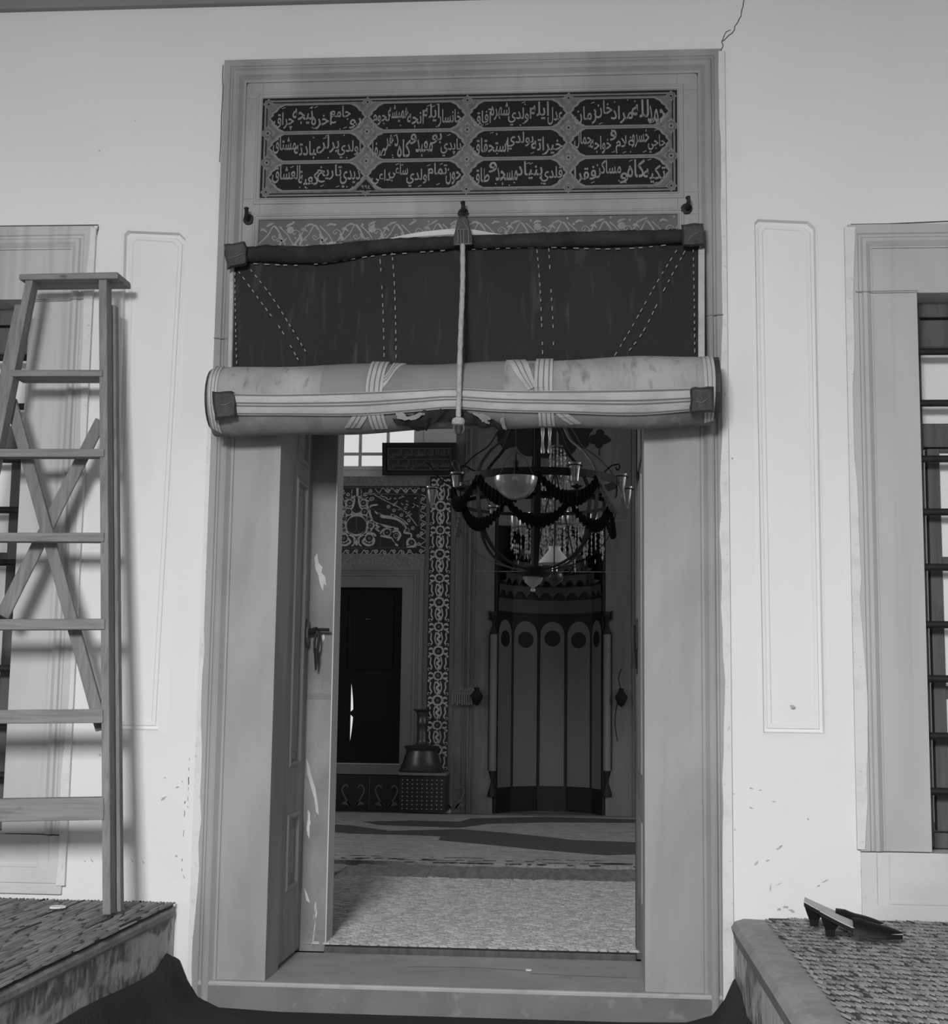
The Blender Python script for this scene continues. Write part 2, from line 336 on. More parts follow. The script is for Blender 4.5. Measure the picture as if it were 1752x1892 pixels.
for x, y, dx, dy, wd in [(1440, 1566, 8, -6, .005), (1398, 1594, 5, -8, .006), (1419, 1590, 6, -2, .005), (1389, 1457, 6, 2, .004), (1405, 1460, 5, -1, .003), (1388, 1493, 7, 3, .004), (1430, 1481, 5, 1, .003), (1356, 1467, 3, 2, .004), (1493, 1513, 3, 2, .004), (1358, 1533, 2, 2, .004), (1353, 847, 3, 1, .006), (1424, 1640, -1, 12, .003), (1525, 1628, 9, -4, .004), (1513, 1637, 5, -3, .004), (1440, 1633, 10, -5, .002), (305, 1437, 3, 0, .004), (328, 1455, 5, -2, .005), (302, 1475, 7, -5, .006), (337, 1444, 2, 3, .003), (326, 1582, 4, 1, .007), (157, 1591, 3, 3, .004), (170, 1590, 3, 5, .004), (185, 1395, 2, 4, .004), (1465, 1305, 7, 3, .009), (1452, 1676, 8, 2, .01), (1440, 1680, 6, -2, .006), (1462, 1683, 9, 3, .007), (184, 279, 2, 1, .005), (250, 223, 3, 3, .003), (340, 1620, 2, 6, .004), (245, 1590, 4, 5, .003), (265, 1593, 3, 4, .003)]:
    A = wp(x - dx * .7, y - dy * .7); B = wp(x + dx * .7, y + dy * .7)
    L_ = math.hypot(B[0] - A[0], B[1] - A[1]); an = math.atan2(B[1] - A[1], B[0] - A[0]); k_ = 11; q = []
    for i in range(k_):
        t = 2 * PI * i / k_; u_ = L_ * .55 * math.cos(t) * R(.55, 1.1); v_ = wd * .75 * math.sin(t) * R(.3, 1.2); q.append(((A[0] + B[0]) / 2 + u_ * math.cos(an) - v_ * math.sin(an), (A[1] + B[1]) / 2 + u_ * math.sin(an) + v_ * math.cos(an)))
    wb.flat(q, -.0012)
struct(wb.build('wall_front', ['plaster', 'whitewash', 'crack', 'scuff']))
b = MB(); b.box(-4.2, 3.4, -.03, .2, 3.385, 3.62); b.box(-4.2, 3.4, -.06, .2, 3.62, 3.8); struct(b.build('trim_9', 'cornice', bevel=.006))
def panel(name, r, inner, top_curl):   # shallow sunk plaster panel with rounded lip
    x0, x1, z0, z1 = r; b = MB()
    a = [(x0, z0), (x0, z1), (x1, z1), (x1, z0)]
    def rnd(q, off):   # inner outline, clipped top corners, inset by off
        (bl, tl, tr, br) = q
        return [(bl[0] + off, bl[1] + off), (tl[0] + off, tl[1] - .012 - off), (tl[0] + off + .012, tl[1] - off), (tr[0] - off - .022, tr[1] - off), (tr[0] - off, tr[1] - .022 - off), (br[0] - off, br[1] + off)]
    rings = [[(p[0], 0, p[1]) for p in ((x0, z0), (x0, z1 - .012), (x0, z1), (x1, z1), (x1, z1 - .012), (x1, z0))]]
    for off, y in ((0, -.002), (.004, .016), (.013, .020), (.016, .013), (.026, .012), (.030, .016)): rings.append([(p[0], y, p[1]) for p in rnd(inner, off)])
    vs = [p for q in rings for p in q]; fs = []
    for i in range(len(rings) - 1):
        for j in range(6): j2 = (j + 1) % 6; fs.append((i * 6 + j, i * 6 + j2, (i + 1) * 6 + j2, (i + 1) * 6 + j))
    fs.append(tuple(range((len(rings) - 1) * 6, len(rings) * 6))); b.add(vs, fs)
    b.box(x0, x1, .05, .2, z0, z1)
    return struct(b.build(name, 'plaster_panel'))
panel('trim_2', LP, [(-1.60, .84), (-1.632, 2.566), (-1.413, 2.556), (-1.440, .84)], 1)
panel('trim_3', RP, [(.553, .86), (.545, 2.576), (.747, 2.566), (.748, .86)], 1)
# inner thickness of the wall, with door and window openings
DH = (-1.115, .232, -.4, 2.2); LWo = (-2.78, -1.962, .494, 2.325); RWo = (1.077, 1.9, .494, 2.317)
hs = [DH, LWo, RWo]
xs = sorted({-4.2, 3.4, *[h[0] for h in hs], *[h[1] for h in hs]}); zs = sorted({-.4, 6., *[h[2] for h in hs], *[h[3] for h in hs]})
struct(walled('wall_inner', xs, zs, hs, .2, .72, 'hall_white').build('wall_inner', 'hall_white'))
# marble door surround
PROF = [(0, .01), (0, -.014), (.022, -.014), (.026, -.008), (.032, -.008), (.036, -.016), (.046, -.019), (.056, -.014), (.064, -.004), (.070, .003), (.078, .003), (.079, .02)]
b = MB(); b.uframe(DX0, DX1, -.06, DZ1, PROF)
JL, JR = -1.055, .172; HT = 1.975
b.box(DX0 + .08, JL, .006, .21, ZT, HT); b.box(JR, DX1 - .08, .006, .21, ZT, HT); 
IX0, IX1, IZ0, IZ1 = -1.157, .289, 2.678, 3.043
TX0, TX1, TZ0, TZ1 = -1.157, .289, 1.98, 2.60
_xs = [DX0 + .08, IX0, IX1, DX1 - .08]; _zs = [HT, TZ0, TZ1, IZ0, IZ1, DZ1 - .08]
for _i in range(3):
    for _j in range(5): b.box(_xs[_i], _xs[_i + 1], .03 if _i == 1 and _j in (1, 3) else .0062, .21, _zs[_j], _zs[_j + 1])
b.box(DX0 + .005, DX0 + .09, .008, .2, -.06, DZ1 - .02); b.box(DX1 - .09, DX1 - .005, .008, .2, -.06, DZ1 - .02); b.box(DX0, DX1, .008, .2, DZ1 - .09, DZ1 - .005)
b.m = 1
for pts in ([(DX0, 2.175), (DX0 + .055, 2.173)], [(DX1 - .06, 2.24), (DX1 - .002, 2.242)]): b.stroke(pts, .004, -.0205)
b.m = 0
FR = [(-.022, .0066), (-.020, .002), (-.014, .001), (-.012, .005), (-.006, .0058), (-.003, .001), (0, .0), (.0008, .0085)]
b.uframe(IX0, IX1, IZ0, IZ1, FR, True); b.uframe(TX0, TX1, TZ0, TZ1, FR, True)
struct(b.build('trim_1', ['marble', 'groove'], bevel=.002))
b = MB(); b.box(DX0 - .005, DX1 + .004, -.012, .57, -.16, ZT); b.m = 1
for pts in ([(-.63, .33), (-.42, .35), (-.22, .32)], [(-.22, .32), (-.2, .27), (-.05, .25), (.12, .24)]):
    n = len(pts); b.add([(p[0], p[1] - .003, ZT + .0008) for p in pts] + [(p[0], p[1] + .003, ZT + .0008) for p in pts], [(i, i + 1, n + i + 1, n + i) for i in range(n - 1)])
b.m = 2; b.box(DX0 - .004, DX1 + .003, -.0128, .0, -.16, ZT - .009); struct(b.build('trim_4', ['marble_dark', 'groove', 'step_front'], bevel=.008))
# platforms (stone benches either side of the passage) and floors
b = MB(); b.box(-4.2, -1.358, -5.2, -.001, -.4, .272); b.m = 1; b.box(-4.2, -1.352, -5.2, -.02, .235, .274)
struct(b.build('floor_left', ['stone_dirty', 'stone_curb'], bevel=.012))
b = MB(); b.box(.455, 3.4, -5.2, -.001, -.4, .262); b.m = 1
pts = [(.44, .255), (.452, .272), (.48, .281), (.55, .279), (.60, .262)]
for a, c in zip(pts[:-1], pts[1:]): b.face([(a[0], -5.2, a[1]), (c[0], -5.2, c[1]), (c[0], -.04, c[1]), (a[0], -.04, a[1])])
b.face([(p[0], -.04, p[1]) for p in pts]); b.face([(.44, -5.2, .255), (.44, -.04, .255), (.456, -.04, .2), (.456, -5.2, .2)])
struct(b.build('floor_right', ['stone_dirty', 'stone_curb']))
b = MB(); b.box(-1.5, .6, -6.5, .1, -.5, -.16); b.box(-9, 9, -14, -5.2, -.6, -.2); struct(b.build('floor', 'stone_dirty'))
b = MB(); b.box(-5, 5, .65, 7.6, -.3, .06); b.box(-1.2, .3, .56, .66, -.3, .03); struct(b.build('floor_hall', 'plank'))
# porch ceiling and a beam added behind the camera to shade the upper wall, hall walls
b = MB(); b.box(-4.4, 3.6, -5.6, .2, 4.9, 5.1); struct(b.build('ceiling_porch', 'hall_white'))
b = MB(); b.box(-9, 8, -5.35, -5.2, 2.76, 5.1); struct(b.build('wall_shade_beam', 'plaster'))  # unseen beam, added and set low so the wall top falls into shade
b = MB(); b.box(-4.4, -4.2, -5.6, .2, -.4, 5.1); struct(b.build('wall_added_left', 'plaster'))  # unseen side wall, added to hold back ambient light
b = MB(); b.box(3.4, 3.6, -5.6, .2, -.4, 5.1); struct(b.build('wall_added_right', 'plaster'))  # its opposite, also unseen and added to cut the ambient light
b = MB(); b.box(-5.2, 5.2, .2, 8.2, 6, 6.2); struct(b.build('ceiling', 'hall_white'))
b = MB(); b.box(-5.2, -5, .7, 8.2, -.3, 6.2); struct(b.build('wall_left', 'hall_white'))
b = MB(); b.box(5, 5.2, .7, 8.2, -.3, 6.2); struct(b.build('wall_right', 'hall_white'))
YB = 7.0
HW = (-2.62, -1.45, 2.86, 4.3)      # bright hall window
HN = (-2.45, -1.545, .44, 1.885)    # dark shuttered window below
MN = (-.790, .112, .061, 2.6)        # mihrab opening
hs = [HW, HN, MN]
xs = sorted({-5, 5, -1.12, .9, *[h[0] for h in hs], *[h[1] for h in hs]}); zs = sorted({-.3, 6, *[h[2] for h in hs], *[h[3] for h in hs]})
b = MB()
for i in range(len(xs) - 1):
    for j in range(len(zs) - 1):
        cx = (xs[i] + xs[i + 1]) / 2; cz = (zs[j] + zs[j + 1]) / 2
        if any(h[0] < cx < h[1] and h[2] < cz < h[3] for h in hs): continue
        b.m = 1 if cx > -1.12 and cx < .9 and cz < 4.5 else 0
        b.box(xs[i], xs[i + 1], YB, YB + .25, zs[j], zs[j + 1])
struct(b.build('wall_back', ['hall_white', 'hall_marble']))
b = MB()   # joints and mouldings of the marble facing
for px, w_ in ((857, .012), (866, .022), (875, .010)):
    x = P(px, 1200, YB).x; b.m = 0; b.tube([(x, YB - .004, .06), (x, YB - .004, 4.2)], w_ * .6, 8)
x = P(1170, 1200, YB).x
for dx in (0, .03): b.tube([(x + dx, YB - .004, .06), (x + dx, YB - .004, 4.2)], .009, 8)
b.m = 1
for z in (2.42, 2.0, 3.5): b.box(-.95, x - .03, YB - .0015, YB, z, z + .006)
struct(b.build('trim_10', ['hall_marble', 'groove']))
# ================================================================ WINDOWS
def window(name, rect, op, sill_h, side):
    x0, x1, z0, z1 = rect; ox0, ox1, oz0, oz1 = op
    root = thing(name, ((x0 + x1) / 2, .1, z0), 'x', 'window'); del root['label']; del root['category']; root['kind'] = 'structure'
    pr = [(0, .01), (0, -.010), (.030, -.010), (.034, -.004), (.042, -.004), (.047, -.013), (.058, -.013), (.068, -.004), (.074, .002), (.079, .002), (.0795, .02)]
    b = MB(); zb = oz0
    b.uframe(x0, x1, zb, z1, pr)
    b.box(x0 + .08, ox0, .005, .2, zb, z1 - .08); b.box(ox1, x1 - .08, .005, .2, zb, z1 - .08); b.box(ox0 - .001, ox1 + .001, .0052, .2, oz1, z1 - .08)
    b.m = 1; xe = ox0 - .004 if side < 0 else ox1 + .004
    for xx in ((x0 + .02, ox0), (ox1, x1 - .02)): b.stroke([(xx[0], 2.317), (xx[1], 2.319)], .003, -.0142)
    b.build('surround', ['marble_streaked' if side < 0 else 'marble_window', 'groove'], root)
    b = MB(); b.box(x0, x1, -.004, .3, z0, oz0 - .003); b.uframe(x0, x1, z0 + .03, oz0 + .12, [(0, -.002), (0, -.009), (.045, -.009), (.05, -.005), (.06, -.005), (.065, -.008), (.078, -.002)], True) if 0 else [b.box(x0, x1, -.009, 0, z0 + .035, z0 + .085), b.box(x0, x1, -.006, 0, z0 + .085, z0 + .10), (b.box(x0, x0 + .05, -.0092, 0, z0 + .035, oz0 - .004) if side > 0 else b.box(x1 - .05, x1, -.0092, 0, z0 + .035, oz0 - .004)), (b.box(x0 + .05, x0 + .09, -.0061, 0, z0 + .08, oz0 - .004) if side > 0 else b.box(x1 - .09, x1 - .05, -.0061, 0, z0 + .08, oz0 - .004))]
    b.box(x0 + .0, x1, -.012, .0, z0, z0 + .035)
    b.build('sill', 'marble_light', root, bevel=.003)
    for z in BARZ:
        b = MB(); b.tube([(ox0 - .01, .06, z), (ox1 + .01, .06, z)], .012, 10); b.build('grille_bar', 'iron', root, True)
    # wooden casement: head boards, fixed light, rail, two sashes
    yf = .13
    def zq(py): return P(1725, py, yf).z
    b = MB(); b.box(ox0, ox1, yf, yf + .06, zq(586), zq(553)); b.box(ox0, ox0 + .036, yf, yf + .06, oz0, zq(586)); b.box(ox1 - .036, ox1, yf, yf + .06, oz0, zq(586))
    b.box(ox0 + .036, ox1 - .036, yf, yf + .06, oz0, oz0 + .05); b.box(ox0 + .036, ox1 - .036, yf + .004, yf + .06, zq(826), zq(782)); b.m = 1; b.box(ox0, ox1, yf + .03, yf + .06, zq(553), oz1)  # black strip on top stands in for the dark gap above the head board
    fm = b.build('casement_frame', ['wood_dark', 'iron'], root, bevel=.003)
    b = MB(); b.box(ox0 + .036, ox1 - .036, yf + .008, yf + .05, zq(640), zq(590)); b.build('transom_board', 'wood_dark', root, bevel=.003)
    b = MB(); b.box(ox0 + .036, ox1 - .036, yf + .028, yf + .032, zq(782), zq(640)); b.build('pane', 'pane', fm)
    zt = zq(828)
    for xa, xb in ((ox0 + .050, (ox0 + ox1) / 2 - .003), ((ox0 + ox1) / 2 + .003, ox1 - .050)):
        b = MB(); st = .040
        b.box(xa, xa + st, yf + .01, yf + .05, oz0 + .055, zt); b.box(xb - st, xb, yf + .01, yf + .05, oz0 + .055, zt)
        cuts = [oz0 + .055, zq(1380), zq(1290), zq(1050), zt - .012]
        for z in cuts: b.box(xa + st, xb - st, yf + .012, yf + .048, z - .0, min(z + .04, zt))
        sh = b.build('sash', 'wood_dark', root, bevel=.002)
        b = MB()
        for za, zb2 in zip(cuts[:-1], cuts[1:]): b.box(xa + st, xb - st, yf + .028, yf + .032, za + .04, zb2)
        b.build('pane', 'pane', sh)
    return root
BARZ = [P(1720, y, .06).z for y in (650, 745, 848, 946, 1048, 1154, 1254, 1360, 1462)]
window('window_1', LW, LWo, .2, -1); window('window_2', RW, RWo, .2, 1)
# hall window: white sky between muntins
b = MB(); x0, x1, z0, z1 = HW
root = thing('window_3', ((x0 + x1) / 2, YB, z0), 'x', 'window'); del root['label']; del root['category']; root['kind'] = 'structure'
b.box(x0 - .05, x0 + .02, YB - .02, YB + .1, z0, z1); b.box(x1 - .02, x1 + .05, YB - .02, YB + .1, z0, z1); b.box(x0, x1, YB - .02, YB + .1, z1 - .02, z1 + .05); b.box(x0, x1, YB - .02, YB + .1, z0 - .02, z0 + .01)
b.build('window_frame', 'hall_white', root)
b = MB()
for px in (666, 717): x = P(px, 830, YB + .1).x; b.box(x - .012, x + .012, YB + .09, YB + .11, z0, z1)
x = P(666, 830, YB + .1).x - .22; b.box(x - .012, x + .012, YB + .09, YB + .11, z0, z1)
for py in (839, 760, 680): z = P(700, py, YB + .1).z; b.box(x0, x1, YB + .092, YB + .108, z - .012, z + .012)
b.build('muntins', 'hall_white', root)
b = MB(); b.box(x0, x1, YB + .098, YB + .102, z0, z1); b.build('pane', glassmat('hall_pane', .02, .04, .97), root)
# ================================================================ INSCRIPTION over the door
from_rows = [['حمد لله مراد خان زمان', 'عدل ايله اولدي شهره آفاق', 'خانسار ايله انجه هميشه نجوم', 'بو جامع اخره نيجه چراق'],
             ['حاجي خسرو غلام و خواجه جمال', 'خيراته بولدي استحقاق', 'ياپدي بو معبد و كاه دهر صفا', 'اولدي يرلر عبادته مشتاق'],
             ['تكيه كاه و مساكن فقرا', 'قلدي بنياد مسجد و طاق', 'چون تمام اولدي ساعي داعي', 'ديدي تاريخ كعبة العشاق']]
FORMS = {}
def _f(ch, base, four=True): FORMS[ch] = (base, four)
for ch, base, four in [('ا', 0xFE8D, 0), ('آ', 0xFE81, 0), ('ب', 0xFE8F, 1), ('ة', 0xFE93, 0), ('ت', 0xFE95, 1), ('ج', 0xFE9D, 1), ('ح', 0xFEA1, 1), ('خ', 0xFEA5, 1), ('د', 0xFEA9, 0), ('ر', 0xFEAD, 0), ('ز', 0xFEAF, 0), ('س', 0xFEB1, 1), ('ش', 0xFEB5, 1), ('ص', 0xFEB9, 1), ('ط', 0xFEC1, 1), ('ع', 0xFEC9, 1), ('غ', 0xFECD, 1), ('ف', 0xFED1, 1), ('ق', 0xFED5, 1), ('ك', 0xFED9, 1), ('ل', 0xFEDD, 1), ('م', 0xFEE1, 1), ('ن', 0xFEE5, 1), ('ه', 0xFEE9, 1), ('و', 0xFEED, 0), ('ي', 0xFEF1, 1), ('پ', 0xFB56, 1), ('چ', 0xFB7A, 1)]: _f(ch, base, four)
def shape_word(wd):
    out = []; prev = False; i = 0
    while i < len(wd):
        ch = wd[i]
        if ch == 'ل' and i + 1 < len(wd) and wd[i + 1] == 'ا':
            out.append(chr(0xFEFC if prev else 0xFEFB)); prev = False; i += 2; continue
        base, four = FORMS[ch]; nxt = i + 1 < len(wd); join = four and nxt
        k = (3 if prev else 2) if join else (1 if prev else 0)
        out.append(chr(base + k)); prev = bool(four); i += 1
    return ''.join(out)
def shaped(s): return ' '.join(shape_word(x) for x in s.split())[::-1]
def text_mesh(s, weight=.0):
    c = bpy.data.curves.new('t', 'FONT'); c.body = s; c.size = 1; c.offset = weight; c.resolution_u = 3; c.fill_mode = 'FRONT'
    o = bpy.data.objects.new('t', c); COL.objects.link(o); bpy.context.view_layer.update()
    dg = bpy.context.evaluated_depsgraph_get(); me = o.evaluated_get(dg).to_mesh()
    vs = [(v.co.x, v.co.y) for v in me.vertices]; fs = [tuple(p.vertices) for p in me.polygons]
    o.evaluated_get(dg).to_mesh_clear(); bpy.data.objects.remove(o); bpy.data.curves.remove(c)
    return vs, fs
def put_text(b, s, x0, x1, z0, z1, y, weight=.0, shear=0.):
    vs, fs = text_mesh(s, weight)
    if not vs: return
    ax = min(v[0] for v in vs); bx = max(v[0] for v in vs); az = min(v[1] for v in vs); bz = max(v[1] for v in vs)
    b.add([(x0 + (v[0] - ax) / (bx - ax) * (x1 - x0) + shear * (v[1] - az), y, z0 + (v[1] - az) / (bz - az) * (z1 - z0)) for v in vs], fs)
def cartouche(cx, cz, hw, hh, e=0.):
    h = hh + e; q = [(0, 0), (.010, .22), (.011, .40), (.022, .52), (.030, .78), (.050, 1)]
    w_ = hw + e; rt = [(w_ - a, h * t) for a, t in q]; up = rt + [(-x, z) for x, z in rt[::-1]]
    full = up + [(x, -z) for x, z in up[::-1][1:-1]]
    return [(cx + x, cz + z) for x, z in full]
ix0, ix1, iz0, iz1 = IX0 + .001, IX1 - .001, IZ0 + .001, IZ1 - .001
root = thing('inscription_panel', ((IX0 + IX1) / 2, .006, IZ0), 'dark tile panel of twelve Arabic verse cartouches above the doorway', 'inscription')
b = MB(); b.box(ix0, ix1, .0075, .03, iz0, iz1)
b.m = 1; b.uframe(ix0, ix1, iz0, iz1, [(.0, .0072), (.006, .0072)], True); b.m = 2; b.uframe(ix0, ix1, iz0, iz1, [(.008, .0072), (.011, .0072)], True)
b.m = 1; b.uframe(ix0, ix1, iz0, iz1, [(.013, .0072), (.017, .0072)], True)
b.build('tile_ground', ['tile_mid', 'tile_black', 'tile_line'], root)
gx0, gx1, gz0, gz1 = ix0 + .020, ix1 - .020, iz0 + .022, iz1 - .020
cw = (gx1 - gx0) / 4; chh = (gz1 - gz0) / 3
orn = MB(); let = MB()
for r in range(3):
    for c in range(4):
        cx = gx1 - (c + .5) * cw; cz = gz1 - (r + .5) * chh
        orn.m = 0; orn.flat(cartouche(cx, cz, cw / 2 - .001, chh / 2 - .0015, 0), .0070)
        orn.m = 1; orn.flat(cartouche(cx, cz, cw / 2 - .009, chh / 2 - .0065, 0), .0066)
        let.m = 0; wds = from_rows[r][c].split(); tot = sum(len(w_) + .8 for w_ in wds); xr_ = cx + cw / 2 - .022; span = cw - .044; H_ = chh - .022; zb_ = cz - chh / 2 + .011
        for q_, w_ in enumerate(wds):
            sh = (len(w_) + .8) / tot * span; hf = .76 if len(w_) > 2 else .46; lo = (.0 if q_ % 2 == 0 else 1 - hf) * H_; x1_ = min(xr_ + sh * .04, cx + cw / 2 - .020); x0_ = max(xr_ - sh * 1.04, cx - cw / 2 + .020)
            put_text(let, shape_word(w_)[::-1], x0_, x1_, zb_ + lo, zb_ + lo + H_ * hf, .0060 - .00002 * q_, .014); xr_ -= sh
        for k in range(7):   # vowel signs and small filling marks
            xx = cx + R(-.5, .5) * (cw - .08); zz = cz + random.choice((-1, 1)) * R(.30, .40) * chh
            if random.random() < .5: let.stroke([(xx - .006, zz - .002), (xx + .006, zz + .003)], .0028, .0061)
            else: let.disc(xx, zz, .0028, .0061, 6)
for c in range(5):
    xx = gx1 - c * cw
    for r in range(4):
        zz = gz1 - r * chh; sc = 1 if 0 < r < 3 else .7
        orn.m = 0; orn.flat([(xx + a * .030 * sc, zz + d * .030 * sc) for a, d in ((-1, 0), (-.45, .45), (0, 1), (.45, .45), (1, 0), (.45, -.45), (0, -1), (-.45, -.45))], .0068)
        orn.m = 2; orn.disc(xx, zz, .018 * sc, .0065, 24, .12, 8); orn.m = 0; orn.disc(xx, zz, .010 * sc, .0062, 18, .2, 6); orn.m = 1; orn.disc(xx, zz, .004, .006, 8)
# the date in the small triangle between the two left columns of the lowest row
xx = gx1 - 3 * cw; zz = gz0 + .001
orn.m = 1; orn.flat([(xx - .035, zz), (xx + .035, zz), (xx, zz + .04)], .0058)
orn.build('ornament', ['tile_line', 'tile_black', 'tile_mid'], root)
put_text(let, '\u0669\u0669\u0664', xx - .016, xx + .018, zz + .005, zz + .019, .0054, .004)
let.build('lettering', 'tile_letter', root)
# floral tile strip under it
root = thing('floral_tilework', ((TX0 + TX1) / 2, .006, 2.2), 'floral tile panel with pale vines, mostly hidden behind the rolled curtain', 'tile panel')
b = MB(); b.box(TX0 + .001, TX1 - .001, .0075, .03, TZ0 + .001, TZ1 - .001); b.build('tile_ground', 'tile_floral', root)
b = MB()
for k in range(20):
    xa = TX0 + .02 + k * .0715; s_ = 1 if k % 2 else -1; zb = 2.545
    b.stroke(bez([(xa - .02, zb + s_ * .032), (xa + .012, zb), (xa + .036, zb - s_ * .034), (xa + .065, zb + s_ * .012), (xa + .075, zb + s_ * .034)], 6), .0042, .0068)
    b.stroke(bez([(xa + .036, zb - s_ * .03), (xa + .056, zb + .002), (xa + .040, zb + s_ * .018), (xa + .028, zb + s_ * .008), (xa + .036, zb + s_ * .002), (xa + .040, zb + s_ * .010)], 5), .0030, .0066)
    b.stroke(bez([(xa + .005, zb + .03), (xa + .018, zb + .038), (xa + .034, zb + R(.030, .048))], 5), .0075, .0064, True)
    b.stroke(bez([(xa + .010, zb - s_ * .01), (xa - .004, zb - s_ * .022), (xa - .014, zb - s_ * .016)], 5), .0075, .0064, True)
    b.stroke(bez([(xa + .055, zb - .04), (xa + .060, zb - .015), (xa + .050, zb + .004)], 5), .010, .0064, True)
    b.disc(xa + R(.0, .07), zb + R(.02, .05), .0042, .0062, 9); b.disc(xa + R(.0, .07), zb - R(.0, .04), .0035, .0062, 9)
    if k % 4 == 1: b.disc(xa + .02, zb + .018, .013, .0061, 24, .16, 8)
b.build('vines', 'tile_vine', root)
# hooks
def stud(name, px, py, label):
    p = P(px, py, 0); b = MB(); root = thing(name, (p.x, 0, p.z), label, 'hook')
    b.lathe((0, 0, 0), [(.020, 0), (.018, .004), (.008, .006)], 12)
    b.v = [(p.x + v[0], .004 - v[2], p.z + v[1]) for v in b.v]; b.build('plate', 'iron', root, True)
    b = MB(); b.tube(bez([(p.x, 0, p.z), (p.x, -.03, p.z - .004), (p.x + .004, -.045, p.z + .010), (p.x + .002, -.04, p.z + .024)], 4), [.007] * 12 + [.009], 8)
    b.build('prong', 'iron', root, True)
stud('iron_hook', 459, 405, 'rusty iron hook at the far left above the curtain corner')
stud('iron_hook', 856, 394, 'iron hook in the middle that carries the leather tab')
stud('iron_hook', 1269, 385, 'black iron hook above the right corner of the curtain')
# ================================================================ ROLLED DOOR CURTAIN
YC = -.055
cr = thing('rolled_curtain', (-.43, -.1, 1.9), 'heavy dark door curtain rolled up with pale canvas backing and tapes', 'curtain')
# hanging cloth (grid with soft folds and real thickness)
def cloth_pt(u, v):
    top = P(432 + u * 860, 470 - 30 * u + (8 * math.sin(u * 3) if 0 else 0), YC); bot = P(428 + u * 864, 700 - 18 * u, YC - .05)
    p = top.lerp(bot, v); fold = .010 * math.exp(-((u - .485) / .03) ** 2) + .004 * math.sin(u * 23 + v * 2) + .003 * math.sin(u * 51 - v * 3)
    return p + Vector((0, -fold, 0))
b = MB(); nu, nv = 90, 24
for off in (0, .012):
    b.add([cloth_pt(i / nu, j / nv) + Vector((0, off, 0)) for j in range(nv + 1) for i in range(nu + 1)], [(j * (nu + 1) + i, j * (nu + 1) + i + 1, (j + 1) * (nu + 1) + i + 1, (j + 1) * (nu + 1) + i) for j in range(nv) for i in range(nu)])
b.build('cloth', 'felt', cr, True)
for u, pxw in ((0.0, .018), (1.0, .026)):
    b = MB(); pts = [cloth_pt(u, v / 12) + Vector((-.004 if u == 0 else .008, -.004, 0)) for v in range(1, 13)]
    b.strap(pts, pxw * .8, .010, (1, -.3, 0)); b.build('edging', 'tape', cr, bevel=.002)
# top hem around its pole
tp = [(418, 474), (440, 471), (500, 470), (560, 471), (615, 468), (700, 456), (780, 451), (850, 448), (950, 445), (1060, 442), (1150, 440), (1230, 438), (1300, 434)]
tr_ = [13, 15, 16, 18, 18, 15, 13.5, 13, 13.5, 15, 15, 14, 13]
cl = bez([(x, y, r) for (x, y), r in zip(tp, tr_)], 6)
b = MB(); b.tube([P(x, y, YC - .022) for x, y, r in cl], [max(.012, r * .00172 + R(-.0015, .0015)) for x, y, r in cl], 14)
b.build('top_hem', 'felt_hem', cr, True)
def rag(edge, depth, y, name, m, parent, up=True):   # ragged strip of torn cloth, edge in pixels
    b = MB(); n = len(edge); pts = bez(edge, 8); o = []
    for x, yy in pts: o.append((x + R(-2, 2), yy - R(.3, 1) * depth))
    A = [P(x, yy, y) for x, yy in pts]; B = [P(x, yy, y - .006) for x, yy in o]
    A2 = [a + Vector((0, .005, 0)) for a in A]; B2 = [a + Vector((0, .005, 0)) for a in B]; k = len(A)
    b.add(A + B + B2 + A2, [(i, i + 1, k + i + 1, k + i) for i in range(k - 1)] + [(k + i, k + i + 1, 2 * k + i + 1, 2 * k + i) for i in range(k - 1)] + [(2 * k + i, 2 * k + i + 1, 3 * k + i + 1, 3 * k + i) for i in range(k - 1)])
    return b.build(name, m, parent)
rag([(538, 457), (570, 459), (600, 456), (622, 450)], 8, YC - .03, 'torn_lining', 'canvas', cr)
rag([(620, 448), (650, 446), (690, 444)], 5, YC - .03, 'torn_lining', 'canvas_mid', cr)
rag([(462, 460), (500, 456), (530, 458)], 5, YC - .03, 'torn_lining', 'felt_hem', cr)
rag([(1160, 428), (1200, 430), (1240, 426), (1262, 428)], 5, YC - .03, 'torn_lining', 'felt_hem', cr)
b = MB(); pts = bez([(722, 441, 1.5), (760, 436, 5), (800, 432, 7), (850, 429, 8), (880, 431, 7), (905, 434, 5), (945, 437, 1.5)], 6)
b.tube([P(x, y, YC - .004) for x, y, r in pts], [r * .00172 for x, y, r in pts], 8); b.build('batten', 'pale', cr, True)
